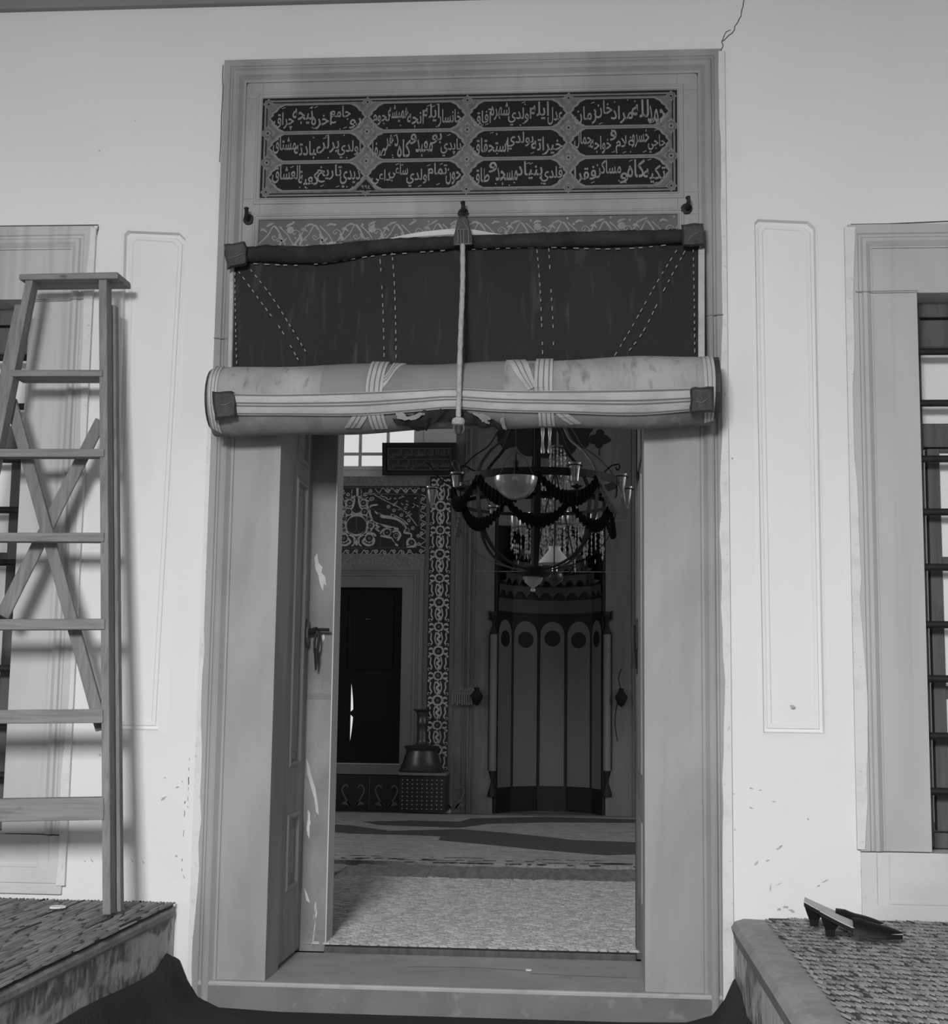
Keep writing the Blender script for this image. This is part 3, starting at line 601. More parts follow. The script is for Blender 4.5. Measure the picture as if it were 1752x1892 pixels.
# the roll
def yc(u): return 742 - 21 * u + 4 * math.sin(PI * u) * .6
CA = P(399, 742, -.135); CB = P(1316, 721, -.135)
def rollr(u): return .112 + .004 * math.sin(u * 9) + .003 * math.sin(u * 23 + 1)
def RS(u, a, off=0.):
    c = CA.lerp(CB, u); r = rollr(u) + off + .0025 * math.sin(3 * a + 7 * u)
    return Vector((c.x, c.y - r * math.cos(a), c.z - .003 * math.sin(PI * u) + r * math.sin(a)))
def ua(px, py):
    u = (px - 399) / 917; s_ = (yc(u) - py) / 65.; return u, math.asin(max(-1, min(1, s_))) - .2
b = MB(); nu, na = 110, 40
idx0 = len(b.v)
vs = [RS(i / nu, 2 * PI * j / na) for i in range(nu + 1) for j in range(na)]
b.add(vs, []);
for i in range(nu):
    for j in range(na):
        a = 2 * PI * (j + .5) / na; a = a - 2 * PI if a > PI else a; u = (i + .5) / nu
        px = 399 + 917 * u
        b.m = 1 if 605 < px < 942 else (2 if a < -.62 else 0)  # a darker canvas along the lower side of both ends
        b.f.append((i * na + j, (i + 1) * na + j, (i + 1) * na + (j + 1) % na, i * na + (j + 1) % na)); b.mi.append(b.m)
b.build('roll', ['canvas', 'canvas_mid', 'canvas_lower'], cr, True)
for e, s_ in ((0, -1), (1, 1)):   # spiral of rolled layers at the ends
    b = MB(); c = RS(e, 0); cc = CA.lerp(CB, e); pts = []
    for k in range(70):
        t = k / 69; a = t * 2 * PI * 3.4; r = .015 + (.108 - .015) * t; pts.append((cc.x + s_ * .002, cc.y - r * math.cos(a), cc.z + r * math.sin(a)))
    b.strap(pts, .02 if e == 0 else .035, .008, (1, 0, 0)); b.build('roll_end', 'leather', cr)
def rstrip(name, A, B, m, off=.006, n=14, seams=(), m2='tape_seam'):   # band on the roll between two pixel edges
    A = bez([ua(*p) for p in A], n); B = bez([ua(*p) for p in B], n); k = len(A); b = MB(); lay = 5
    top = [[RS(A[i][0] + (B[i][0] - A[i][0]) * j / lay, A[i][1] + (B[i][1] - A[i][1]) * j / lay, off) for j in range(lay + 1)] for i in range(k)]
    vs = []
    for i in range(k): vs += [RS(*A[i], -.003)] + top[i] + [RS(*B[i], -.003)]
    q = lay + 3; b.add(vs, [(i * q + j, (i + 1) * q + j, (i + 1) * q + j + 1, i * q + j + 1) for i in range(k - 1) for j in range(q - 1)])
    b.m = 1
    for t in seams:
        w_ = .035
        sv = []
        for i in range(k):
            for tt in (t - w_, t + w_): sv.append(RS(A[i][0] + (B[i][0] - A[i][0]) * tt, A[i][1] + (B[i][1] - A[i][1]) * tt, off + .0012))
        b.add(sv, [(2 * i, 2 * i + 1, 2 * i + 3, 2 * i + 2) for i in range(k - 1)])
    return b.build(name, [m, m2], cr, True)
# crossing tapes then the long horizontal tape on top
rstrip('tape', [(735, 667), (728, 690), (700, 715), (680, 745), (648, 790)], [(757, 670), (735, 700), (722, 720), (702, 755), (676, 790)], 'tape', .004, 8, (.3, .6))
rstrip('tape', [(695, 668), (694, 690), (692, 715), (693, 755), (699, 792)], [(727, 668), (724, 690), (722, 715), (722, 755), (727, 792)], 'tape', .007, 8, (.2, .5, .8))
rstrip('tape', [(942, 668), (960, 690), (985, 722)], [(975, 663), (990, 690), (999, 715)], 'tape', .004, 8, (.35, .65))
rstrip('tape', [(998, 663), (996, 690), (996, 720), (1002, 760), (1003, 786)], [(1028, 662), (1028, 690), (1028, 720), (1030, 760), (1032, 786)], 'tape', .007, 8, (.2, .5, .8))
rstrip('tape', [(1028, 760), (1045, 775), (1060, 784)], [(1045, 757), (1062, 770), (1078, 782)], 'tape', .004, 8, (.5,))
rstrip('tape', [(1295, 660), (1297, 700), (1300, 780)], [(1314, 659), (1317, 700), (1316, 776)], 'tape', .005, 8, (.3, .7))
rstrip('tape', [(403, 678), (402, 710), (404, 790)], [(420, 678), (418, 710), (418, 798)], 'tape', .005, 8, (.3, .7))
rstrip('tape', [(432, 729), (540, 730), (680, 727), (780, 722), (848, 719), (940, 723), (1060, 723), (1180, 721), (1280, 718)],
       [(440, 765), (540, 766), (680, 765), (780, 760), (848, 755), (940, 759), (1060, 762), (1180, 762), (1278, 757)], 'tape', .011, 6, (.06, .42, .55, .92))
# torn bottom with dark lining showing
b = MB(); up = bez([ua(*p) for p in [(738, 772), (770, 765), (810, 757), (850, 755), (880, 760), (910, 768), (938, 780)]], 8)
dn = [ua(*p) for p in [(744, 783), (765, 790), (790, 797), (798, 795), (806, 787), (825, 780), (848, 779), (880, 785), (900, 788), (925, 789), (940, 789)]]
dn = bez(dn, 5); k = len(up); d2 = [dn[int(i * (len(dn) - 1) / (k - 1))] for i in range(k)]
vs = [];
for i in range(k):
    for j in range(4):
        t = j / 3; vs.append(RS(up[i][0] + (d2[i][0] - up[i][0]) * t, up[i][1] + (d2[i][1] - up[i][1]) * t + (R(-.04, .04) if j in (0, 3) else 0), .010 + .004 * math.sin(i)))
b.add(vs, [(i * 4 + j, i * 4 + j + 1, (i + 1) * 4 + j + 1, (i + 1) * 4 + j) for i in range(k - 1) for j in range(3)])
b.build('torn_lining', 'felt_hem', cr)
for poly in ([(745, 760), (758, 762), (765, 768), (790, 762), (800, 764), (780, 772), (762, 774), (748, 770)], [(885, 760), (902, 762), (918, 768), (910, 772), (915, 778), (905, 776), (896, 768)], [(935, 770), (942, 765), (944, 788), (938, 786)]):
    poly = [(a[0] + (c[0] - a[0]) * t + R(-2, 2), a[1] + (c[1] - a[1]) * t + R(-1.5, 1.5)) for a, c in zip(poly, poly[1:] + poly[:1]) for t in (0, .33, .66)]
    b = MB(); b.face([RS(*ua(*p), .0165) for p in poly]); b.face([RS(*ua(*p), .012) for p in poly]); b.build('torn_lining', 'canvas', cr)
# leather corner patches
def patch(poly, y, name='corner_patch', t=.02):
    b = MB(); q = []
    for i in range(len(poly)):
        a = poly[i]; c = poly[(i + 1) % len(poly)]
        for k in range(5): q.append((a[0] + (c[0] - a[0]) * k / 5 + R(-1.2, 1.2), a[1] + (c[1] - a[1]) * k / 5 + R(-1.2, 1.2)))
    n = len(q); cx = sum(p[0] for p in q) / n; cy = sum(p[1] for p in q) / n
    F = [P(x, y_, y - .004) for x, y_ in q]; I = [P(cx + (x - cx) * .8, cy + (y_ - cy) * .8, y - t) for x, y_ in q]; Bk = [P(x, y_, y + .02) for x, y_ in q]
    b.add(F + I + Bk, [(i, (i + 1) % n, n + (i + 1) % n, n + i) for i in range(n)] + [tuple(range(n, 2 * n))] + [(i, (i + 1) % n, 2 * n + (i + 1) % n, 2 * n + i) for i in range(n)])
    o = b.build(name, 'leather', cr)
    b = MB()
    b.strap([P(cx + dx, cy + dy, y - t - .003) for dx, dy in bez([(-10, R(2, 12)), (0, R(-2, 6)), (10, R(-8, 2))], 4)], .003, .002, (0, -1, .2))
    b.build('lacing', 'tape_seam', o)
patch([(414, 452), (452, 446), (458, 458), (456, 490), (420, 498)], YC - .05)
patch([(1258, 415), (1300, 412), (1302, 454), (1262, 456)], YC - .045)
patch([(391, 724), (428, 722), (436, 728), (437, 772), (397, 776)], -.252, t=.016)
patch([(1276, 716), (1318, 714), (1320, 762), (1275, 764)], -.252, t=.016)
# stitches
b = MB()
def dashes(pix, y0, n, ln=.48, wpx=.8):
    pts = bez(pix, 10); L_ = [0]
    for a, c in zip(pts[:-1], pts[1:]): L_.append(L_[-1] + math.hypot(c[0] - a[0], c[1] - a[1]))
    def atl(s_):
        for i in range(len(pts) - 1):
            if L_[i + 1] >= s_: t = (s_ - L_[i]) / (L_[i + 1] - L_[i] + 1e-9); return (pts[i][0] + (pts[i + 1][0] - pts[i][0]) * t, pts[i][1] + (pts[i + 1][1] - pts[i][1]) * t)
        return pts[-1]
    for k in range(n):
        if random.random() < .08: continue
        s0 = (k + R(0, .25)) / n * L_[-1]; s1 = s0 + ln * L_[-1] / n * R(.7, 1.1)
        a = atl(s0); c = atl(min(s1, L_[-1]))
        ya = y0 - .05 * max(0, min(1, (a[1] - 465) / 225)); yb = y0 - .05 * max(0, min(1, (c[1] - 465) / 225))
        b.strap([P(*a, ya), P(*c, yb)], wpx * .00172, .003, (0, -1, .001))
YS = YC - .017
for line, n in [([(699, 445), (704, 500), (708, 580), (710, 668)], 14), ([(722, 445), (728, 510), (731, 590), (732, 668)], 15), ([(992, 458), (998, 530), (1001, 600), (1003, 660)], 13), ([(1014, 455), (1018, 530), (1022, 600), (1023, 660)], 13),
                ([(440, 500), (480, 555), (520, 610), (555, 672)], 15), ([(462, 497), (500, 545), (535, 600), (576, 668)], 15), ([(1252, 460), (1215, 520), (1170, 600), (1133, 662)], 15), ([(1268, 460), (1230, 530), (1190, 610), (1157, 655)], 14),
                ([(434, 500), (435, 590), (438, 690)], 16), ([(1281, 460), (1283, 560), (1284, 655)], 15), ([(468, 487), (560, 490), (640, 480), (700, 472), (830, 462)], 20), ([(870, 461), (1000, 457), (1140, 460), (1240, 452)], 18)]: dashes(line, YS, n)
b.build('stitching', 'thread', cr, kind='stuff')
# leather tab on the hook, and the cord
b = MB(); out_ = [(852, 400), (845, 408), (842, 424), (838, 440), (838, 455), (874, 453), (873, 438), (869, 424), (866, 408), (860, 400)]
q = [(P(x, y, -.115).x, P(x, y, -.115).z) for x, y in out_]; b.prism(q, -.122, -.112)
tab = b.build('leather_tab', 'leather', bevel=.003); tag(tab, 'bell-shaped stitched leather tab hanging from the middle hook over the curtain', 'leather tab')
b = MB()
for ln in ([(845, 424), (847, 445), (845, 450)], [(851, 424), (852, 450)], [(857, 424), (857, 450)], [(866, 424), (866, 450)], [(846, 424), (855, 408), (866, 424)], [(842, 452), (872, 450)], [(846, 424), (866, 424)]):
    b.strap([P(x, y, -.1245) for x, y in ln], .0025, .003, (0, -1, 0.01) if 0 else (1, 0, .2))
b.build('seams', 'tape_seam', tab)
b = MB(); b.tube(bez([P(856, 394, -.05), P(857, 398, -.09), P(856, 404, -.118)], 5), .006, 8); b.build('loop', 'iron', tab)
root = thing('pull_rope', tuple(P(848, 790, -.29)), 'pale braided cord hanging down the middle of the curtain to a knot', 'cord')
b = MB(); pts = bez([tuple(P(855, 452, -.118)), tuple(P(855, 520, -.15)), tuple(P(852, 600, -.20)), tuple(P(849, 690, -.262)), tuple(P(848, 740, -.272)), tuple(P(847, 776, -.272))], 8)
b.tube(pts, [.0085 + .0008 * math.sin(i * 2.1) for i in range(len(pts))], 10); b.build('braid', 'cord', root, True)
c = P(847, 779, -.272); b = MB(); b.lathe(c, [(.010, -.014), (.019, -.010), (.022, 0), (.019, .009), (.010, .014)], 14); b.build('knot', 'cord', root, True)
b = MB(); c = P(848, 791, -.272); b.tube([c + Vector((.016 * math.cos(t), 0, .019 * math.sin(t))) for t in [2 * PI * i / 20 for i in range(20)]], .0035, 8, True); b.build('ring', 'iron_light', root, True)
b = MB(); c = P(848, 797, -.272); b.lathe(c, [(.0, -.013), (.008, -.010), (.012, 0), (.010, .012), (.012, .026), (.006, .030)], 14); b.build('toggle', 'leather', root, True)
# ================================================================ PASSAGE RUNNER, MATS, SANDALS
b = MB(); prof = [(-1.353, .115), (-1.335, .105), (-1.31, .05), (-1.27, -.01), (-1.2, -.042), (-1.0, -.05), (-.5, -.05), (.1, -.05), (.3, -.045), (.38, -.02), (.42, .03), (.445, .085), (.452, .095)]
ys = [-6.2, -4, -2.5, -1.8, -1.4, -1.1, -.9, -.7, -.5, -.35, -.2, -.1, -.04, -.015]
vs = []
for y in ys:
    for x, z in prof:
        zz = z
        if x < -1.22: zz = z + .018 * math.sin(y * 5) * max(0, z + .05) * 4 + (.03 if -.2 < y < -.04 and x < -1.3 else 0) + (0 if y < -1.2 else 0)
        if x > .36: zz = z * (1 if y > -.3 else .6) + .01 * math.sin(y * 7)
        if y > -.03 : zz = min(zz, z)
        vs.append((x, y, zz))
k = len(prof); n = len(ys)
fs = [(j * k + i, j * k + i + 1, (j + 1) * k + i + 1, (j + 1) * k + i) for j in range(n - 1) for i in range(k - 1)]
b.add(vs, fs); b.add([(v[0], v[1], v[2] - .01) for v in vs], fs)
o = b.build('passage_runner', 'carpet_dark', None, True); tag(o, 'dark carpet runner on the passage floor before the step, edges curling up', 'carpet')
def woven(name, x0, x1, y0, y1, z, ln, wd, along, m, mbase, t=.014, edge=None, shear=0., stag=1, m3='reed_mid', tw0=0., slim=False):
    """mat of plump stitches in staggered rows; along = 'x' or 'y' for the stitch direction"""
    b = MB(); b.m = 1; b.box(x0 + .012, x1 - .012, y0 + .01, y1 - .01, z, z + t); b.m = 0
    U0, U1, V0, V1 = (y0, y1, x0, x1) if along == 'y' else (x0, x1, y0, y1)
    nv = int((V1 - V0) / wd); nu = int((U1 - U0) / ln)
    for i in range(nv):
        ph = random.random()
        for j in range(-1 if slim else 0, nu + 1):
            v = V0 + (i + .5) * wd + R(-.1, .1) * wd; u = U0 + ((j + ph + .5) * ln if slim else ((j + (.5 if i % 2 else 0) * stag + shear * i) % (nu + 1)) * ln) + R(-.10, .10) * ln; rr_ = random.random(); b.m = 0 if rr_ < .55 else (2 if rr_ < (.95 if (slim or not stag) else 1.1) else 1)
            if not slim and (u + ln * .3 > U1 or u < U0 - ln * .3): continue
            l2 = ln * (R(.38, .47) if not stag else R(.42, .56)); w2 = wd * (R(.32, .46) if (slim or not stag) else R(.46, .6)); h = R(.0015, .005) if (slim or not stag) else R(.003, .009); tw = R(-.18, .18) * wd + tw0 * wd
            q = [(-l2, -w2 * .4), (-l2 * .7, -w2), (l2 * .7, -w2), (l2, w2 * .4), (l2 * .7, w2), (-l2 * .7, w2)]
            cl_ = (lambda z_: min(max(z_, U0), U1)) if slim else (lambda z_: z_)
            base = [(cl_(u + a), v + c + tw * (a / l2)) for a, c in q]; top = [(cl_(u + a * .9 if slim else u + a * .75), v + c * .45 + tw * (a / l2)) for a, c in q]
            if along == 'y': vv = [(c, a, z + t - .001) for a, c in base] + [(c, a, z + t + h) for a, c in top]
            else: vv = [(a, c, z + t - .001) for a, c in base] + [(a, c, z + t + h) for a, c in top]
            b.add(vv, [(i2, (i2 + 1) % 6, 6 + (i2 + 1) % 6, 6 + i2) for i2 in range(6)] + [(6, 7, 8, 9, 10, 11)])
    return b.build(name, [m, mbase, m3], None, True)
o = woven('reed_mat', -2.35, -1.345, -1.95, -.025, .2745, .19, .0115, 'y', 'reed', 'reed_dark', .010, None, .37, 1, 'reed_mid', .0, True)
tag(o, 'coarse reed mat on the left platform under the stepladder', 'mat')
o = woven('reed_mat', .545, 1.35, -1.95, -.03, .2625, .066, .0105, 'y', 'reed', 'reed_dark', .022, None, -.03, 0, 'reed_mid', -.75)
tag(o, 'coarse reed mat on the right platform under the sandals', 'mat')
o = woven('straw_mat', -1.25, .42, .585, 2.62, .0605, .036, .011, 'x', 'straw', 'reed_dark', .006, None, .29, 1, 'straw_mid')
tag(o, 'pale straw mat just inside the threshold', 'mat')
# bound edge of a second straw mat at the far left, a border strip, and the carpet
o = woven('straw_mat', -2.3, -1.30, .9, 3.1, .0605, .036, .011, 'x', 'straw', 'reed_dark', .006, None, .29, 1, 'straw_mid')
tag(o, 'second straw mat beside the left edge of the large pale mat', 'mat')
b = MB(); ys_ = [2.63, 2.8, 2.95, 3.1, 3.18]; xs_ = [-1.25 + 1.7 * i / 40 for i in range(41)]
vs = [(x, y, .068 + .002 * math.sin(x * 40) + .006 * math.sin((y - 2.63) / .55 * PI)) for y in ys_ for x in xs_]
b.add(vs, [(j * 41 + i, j * 41 + i + 1, (j + 1) * 41 + i + 1, (j + 1) * 41 + i) for j in range(4) for i in range(40)]); b.box(-1.25, .45, 2.63, 3.18, .0602, .064)
o = b.build('cloth_runner', 'plank', None, True); tag(o, 'plain grey cloth strip between the straw mat and the carpet', 'cloth strip')
b = MB(); b.box(-3.2, 1.6, 3.2, 6.55, .0602, .084); b.m = 1
def zpoly(pix, z=.0855): b.face([tuple(PZ(x, y, z)) for x, y in pix])
zpoly([(560, 1520), (650, 1525), (720, 1535), (850, 1532), (930, 1538), (1000, 1545), (1060, 1552), (1178, 1556), (1178, 1578), (1120, 1580), (1000, 1570), (900, 1560), (810, 1552), (815, 1545), (740, 1542), (650, 1540), (560, 1532)])
zpoly([(670, 1518), (760, 1516), (850, 1518), (870, 1512), (1010, 1509), (1178, 1514), (1178, 1520), (1010, 1519), (900, 1522), (850, 1529), (760, 1526), (700, 1524)])
for yy, dd in ((1583, 1.3), (1588, 1.0), (1579, .8), (1585, .8)):
    for k in range(22):
        x = 560 + R(0, 610); w_ = R(5, 30); yo = yy + (x - 600) * .022
        if (yo > 1574): zpoly([(x, yo), (x + w_, yo + .3), (x + w_ - 2, yo + dd), (x + 1, yo + dd)])
o = b.build('patterned_carpet', ['carpet', 'carpet_fig'], None); tag(o, 'patterned carpet with dark angular figures in front of the prayer niche', 'carpet')
# sandals
def sandal(px, py, ang, label):
    base = PZ(px, py, .302); root = thing('heeled_mule', tuple(base), label, 'shoe', 'pair of black heeled mules')
    ca, sa = math.cos(ang), math.sin(ang); n = 16
    def W(x, y, z): return (base.x + x * ca - y * sa, base.y + x * sa + y * ca, base.z + z)
    def hw(t): return .024 + .012 * math.sin(min(1, t * 1.15) * PI * .78) - (.020 * max(0, (t - .80) / .2) ** 2)
    def zs_(t): return .056 * (1 - t / .62) ** 1.25 + .006 if t < .62 else .006
    L0 = .225
    for nm, m, o0, o1, k in (('sole', 'black_leather', -.003, .008, 1), ('insole', 'insole', .008, .011, .93)):
        b = MB(); vs = []
        for i in range(n + 1):
            t = i / n; h = hw(t) * k
            for y, o_ in ((-h, o0), (h, o0), (h, o1), (-h, o1)): vs.append(W(-.02 + L0 * t, y, zs_(t) + o_ + max(0, y + hw(t)) * .16))
        b.add(vs, [(i * 4 + j, (i + 1) * 4 + j, (i + 1) * 4 + (j + 1) % 4, i * 4 + (j + 1) % 4) for i in range(n) for j in range(4)] + [(0, 1, 2, 3), (4 * n, 4 * n + 1, 4 * n + 2, 4 * n + 3)])
        b.build(nm, m, root, True)
    b = MB(); vs = []
    for z, xa, xb, wy in ((0, -.004, .020, .012), (.02, -.006, .022, .013), (.040, -.013, .034, .018), (.066, -.020, .056, .023)):
        for x, y in ((xa, -wy), (xb, -wy * .8), (xb, wy * .8), (xa, wy)): vs.append(W(x, y, min(z, zs_((x + .02) / L0) + .002)))
    b.add(vs, [(i * 4 + j, i * 4 + (j + 1) % 4, (i + 1) * 4 + (j + 1) % 4, (i + 1) * 4 + j) for i in range(3) for j in range(4)] + [(0, 1, 2, 3)]); b.build('heel', 'black_leather', root)
    b = MB(); vs = []; m_ = 10   # vamp over the toes
    for i in range(m_ + 1):
        t = .40 + .60 * i / m_; h = hw(t) + .003; hh = .036 * (1 - ((i / m_) ** 1.6) * .72) * (.75 + .25 * min(1, i / 2))
        for j in range(9):
            th = PI * j / 8; vs.append(W(-.02 + L0 * t, -h * math.cos(th), max(.0, zs_(t) * (.4 + .6 * math.sin(th))) + .003 + hh * math.sin(th) + (h - h * math.cos(th)) * .10))
    b.add(vs, [(i * 9 + j, i * 9 + j + 1, (i + 1) * 9 + j + 1, (i + 1) * 9 + j) for i in range(m_) for j in range(8)] + [tuple(range(m_ * 9, m_ * 9 + 9))])
    b.build('upper', 'black_leather', root, True)
sandal(1500, 1711, -.20, 'black heeled mule farther back on the right mat, half hidden by its mate')
sandal(1529, 1730, -.13, 'black heeled mule in front on the right mat, pale insole showing')
# ================================================================ STEPLADDER
LP0 = Vector((-1.44, -.39, .31)); LN = Vector((0, 1, -.092)).normalized()
def LF(px, py, off=0): return PN(px, py, LP0 + Vector((0, off, 0)), LN)
lad = thing('stepladder', tuple(LF(207, 1688)), 'weathered wooden stepladder leaning folded against the left wall', 'ladder')
def plank_px(name, a0, a1, c0, c1, off, depth, m='wood'):   # face quad a0-a1 at the top, c0-c1 at the bottom (pixels), given depth in y
    F = [LF(*c0, off), LF(*c1, off), LF(*a1, off), LF(*a0, off)]; b = MB()
    if name in ('stile', 'rear_leg'):
        for i, j in ((0, 3), (1, 2)): F[i] = F[j].lerp(F[i], (F[j].z - .2955) / (F[j].z - F[i].z))
    b.hexa(F + [p + Vector((0, depth, 0)) for p in F]); return b.build(name, m, lad, bevel=.003)
plank_px('stile', (182, 514), (197, 514), (189, 1687), (204, 1687), 0, .055)
F = [(47, 516), (61, 516), (-196, 1700), (-180, 1700)]
plank_px('stile', F[0], F[1], F[2], F[3], 0, .055)
plank_px('rear_leg', (200, 563), (213, 563), (206, 1684), (223, 1684), .065, .035)
plank_px('rear_leg', (27, 562), (40, 562), (-215, 1690), (-200, 1690), .065, .035)
F = [LF(34, 516.5, -.012), LF(218, 514.5, -.012), LF(217, 502, -.012), LF(35, 506, -.012)]
b = MB(); b.hexa(F + [p + Vector((0.004, .13, 0)) for p in F]); b.build('top_board', 'wood_h', lad, bevel=.004)
for (xa, xb, ya, yb, yc_, yd) in [(19, 189, 683, 695, 683, 695), (-14, 192, 829, 844, 829, 844), (-48, 192, 984, 1000, 984, 1001), (-85, 193, 1144, 1164, 1143, 1163), (-122, 190, 1313, 1338, 1310, 1336), (-158, 191, 1479, 1522, 1473, 1515)]:
    F = [LF(xa, yb, -.006), LF(xb, yd, -.006), LF(xb, yc_, -.006), LF(xa, ya, -.006)]
    bk = [p + Vector((0, .11 if ya == 683 else .05, 0)) for p in F]
    b = MB(); b.hexa(F + bk); b.build('step', 'wood_h', lad, bevel=.003)
plank_px('brace', (8, 742), (28, 735), (176, 1352), (199, 1346), .072, .018)
plank_px('brace', (176, 772), (196, 780), (-8, 1132), (14, 1144), .090, .012)
# ================================================================ DOORWAY: leaves, posts, threshold
LX = -1.058
d1 = thing('door_1', (LX, .4, ZT), 'x', 'door'); del d1['label']; del d1['category']; d1['kind'] = 'structure'
Y0, Y1 = .215, .585
b = MB(); b.box(LX - .045, LX - .012, Y0, Y1, ZT + .012, 2.16)
def rail(ya, yb, za, zb): b.box(LX - .02, LX, ya, yb, za, zb)
zpan = [(PX(545, 1640, LX).z, PX(545, 1500, LX).z), (PX(556, 1415, LX).z, PX(556, 885, LX).z), (PX(560, 858, LX).z, 2.1)]
rail(Y0, Y0 + .085, ZT + .012, 2.16); rail(Y1 - .085, Y1, ZT + .012, 2.16)
zz = [ZT + .012] + [v for p_ in zpan for v in p_] + [2.16]
for i in range(0, len(zz), 2): rail(Y0 + .085, Y1 - .085, zz[i], zz[i + 1])
for za, zb in zpan:
    ya, yb = Y0 + .085, Y1 - .085; rows = [(0, 0), (.008, .006), (.018, .006), (.026, -.010), (.05, -.010), (.06, -.002)]
    vs = []
    for d, x in rows: vs += [(LX + x, ya + d, za + d), (LX + x, ya + d, zb - d), (LX + x, yb - d, zb - d), (LX + x, yb - d, za + d)]
    b.add(vs, [(i * 4 + j, i * 4 + (j + 1) % 4, (i + 1) * 4 + (j + 1) % 4, (i + 1) * 4 + j) for i in range(len(rows) - 1) for j in range(4)] + [tuple(range(len(rows) * 4 - 4, len(rows) * 4))])
b.build('panelled_leaf', 'door_wood', d1, bevel=.002)
kz = PX(573, 1172, LX).z
b = MB(); n = 18; el = [(.553 + .024 * math.cos(2 * PI * i / n), kz + .055 * math.sin(2 * PI * i / n)) for i in range(n)]
b.add([(LX + .002, p[0], p[1]) for p in el] + [(LX + .010, .553 + (p[0] - .553) * .8, kz + (p[1] - kz) * .85) for p in el], [(i, (i + 1) % n, n + (i + 1) % n, n + i) for i in range(n)] + [tuple(range(n, 2 * n))])
lk = b.build('lock_plate', 'iron_light', d1, True)
b = MB(); kb = Vector((LX + .008, .545, kz + .004)); ke = kb + Vector((.036, -.01, .010)); b.tube([kb, ke], .011, 8); b.tube([ke, ke + Vector((.045, 0, -.001))], .006, 8)
b.build('key', 'iron', lk)
b = MB(); r0 = ke + Vector((.002, -.006, 0)); b.tube(bez([tuple(r0), tuple(r0 + Vector((-.010, 0, -.05))), tuple(r0 + Vector((-.004, 0, -.10))), tuple(r0 + Vector((.006, 0, -.05))), tuple(r0)], 5), .0045, 6)
b.tube([r0 + Vector((-.004, 0, -.07)), r0 + Vector((-.002, 0, -.115)), r0 + Vector((-.003, 0, -.15))], [.009, .007, .003], 8); b.build('key_ring', 'iron', lk)
d2_ = thing('door_2', (JR, .4, ZT), 'x', 'door'); del d2_['label']; del d2_['category']; d2_['kind'] = 'structure'
b = MB(); b.box(.176, .222, Y0, Y1, ZT + .012, 2.16)
for za, zb in zpan: b.box(.168, .177, Y0 + .02, Y1 - .02, za, zb)
b.build('panelled_leaf', 'door_wood', d2_, bevel=.003)
b = MB(); kz2 = P(1176, 1175, .55).z; b.box(.160, .178, .50, .56, kz2 - .05, kz2 + .06); b.tube([(.165, .52, kz2 + .03), (.150, .50, kz2 + .03), (.150, .50, kz2 - .02), (.156, .505, kz2 - .12)], .008, 8); b.build('lock', 'iron', d2_)
# inner wooden frame: left post with peeling paint, inner edge coloured pale for the light on it, right post, threshold
b = MB(); xl = P(552, 1759, .59).x; xr = P(600, 1757, .59).x
b.box(xl - .06, xr, .59, .70, ZT, 2.2); b.m = 1; b.box(xr - .002, xr + .004, .592, .72, ZT + .03, 2.2)
b.m = 2; z1_ = P(590, 1283, .59).z
for dz in (0, .006, .011, .017): b.box(xl, xr, .5885, .592, z1_ - dz, z1_ - dz + .0025)
b.m = 3   # bare pale patches where the paint has come off
for pix in ([(581, 1030), (586, 1022), (589, 1040), (596, 1048), (594, 1058), (601, 1066), (603, 1082), (598, 1078), (597, 1092), (591, 1078), (588, 1062), (583, 1052)], [(566, 1402), (571, 1412), (576, 1435), (583, 1458), (588, 1490), (589, 1506), (584, 1500), (581, 1476), (574, 1452), (568, 1430)], [(562, 1640), (568, 1652), (573, 1668), (566, 1664)], [(594, 1176), (599, 1168), (600, 1180), (596, 1186)]):
    b.flat([wp(x, y, .589) for x, y in pix], .5888)
b.m = 2
for x, y, rr in ((568, 1705, 3), (576, 1716, 3), (572, 1730, 4), (583, 1738, 4), (588, 1722, 2), (579, 1748, 3), (567, 1718, 2)):
    b.flat([(wp(x, y, .589)[0] + .0021 * rr * math.cos(t) * R(.5, 1.3), wp(x, y, .589)[1] + .0028 * rr * math.sin(t) * R(.5, 1.3)) for t in [2 * PI * q / 9 for q in range(9)]], .5886)
b.m = 0; b.box(xl - .05, .232, .59, .70, 2.05, 2.2)
struct(b.build('trim_5', ['paint_peel', 'hall_white', 'groove', 'marble_light']))
b = MB(); xq = P(1176, 1780, .59).x; b.box(xq, .232, .59, .70, ZT, 2.2); struct(b.build('trim_6', 'wood_dark', bevel=.004))
b = MB(); b.box(xr, xq, .575, .66, ZT - .01, .0605); b.m = 0; struct(b.build('trim_7', 'wood_dark', bevel=.004))
# ================================================================ THE PRAYER HALL'S BACK WALL
def xz(px, py, y=YB): v = P(px, py, y); return (v.x, v.z)
# speckled stone bands, tile panel, tile column
b = MB(); b.box(-2.5, -1.36, YB - .012, YB - .001, 2.705, 2.785); b.box(-2.5, -1.365, YB - .012, YB - .001, 2.035, 2.14); b.m = 1
for x in (-2.2, -1.92, -1.64): b.box(x, x + .005, YB - .013, YB, 2.705, 2.785); b.box(x + .1, x + .105, YB - .013, YB, 2.035, 2.14)
o = struct(b.build('trim_8', ['hall_speck', 'hall_frame']))
tpn = thing('tile_lunette', (-1.9, YB, 2.14), 'floral tile lunette panel with palmettes above the dark shuttered window', 'tile panel')
X0, X1, Z0, Z1 = -2.5, -1.365, 2.142, 2.703
b = MB(); b.box(X0, X1, YB - .010, YB - .001, Z0, Z1); b.build('tile_ground', 'hall_tile_dark', tpn)
orn = MB(); Y_ = YB - .0115
SC = (P(1000, 960, YB).x - P(900, 960, YB).x) / 100   # metres per pixel
def T(x, y): return xz(600 + x * .11416, 860 + y * .11416)   # from the 8.76x enlargement of this part
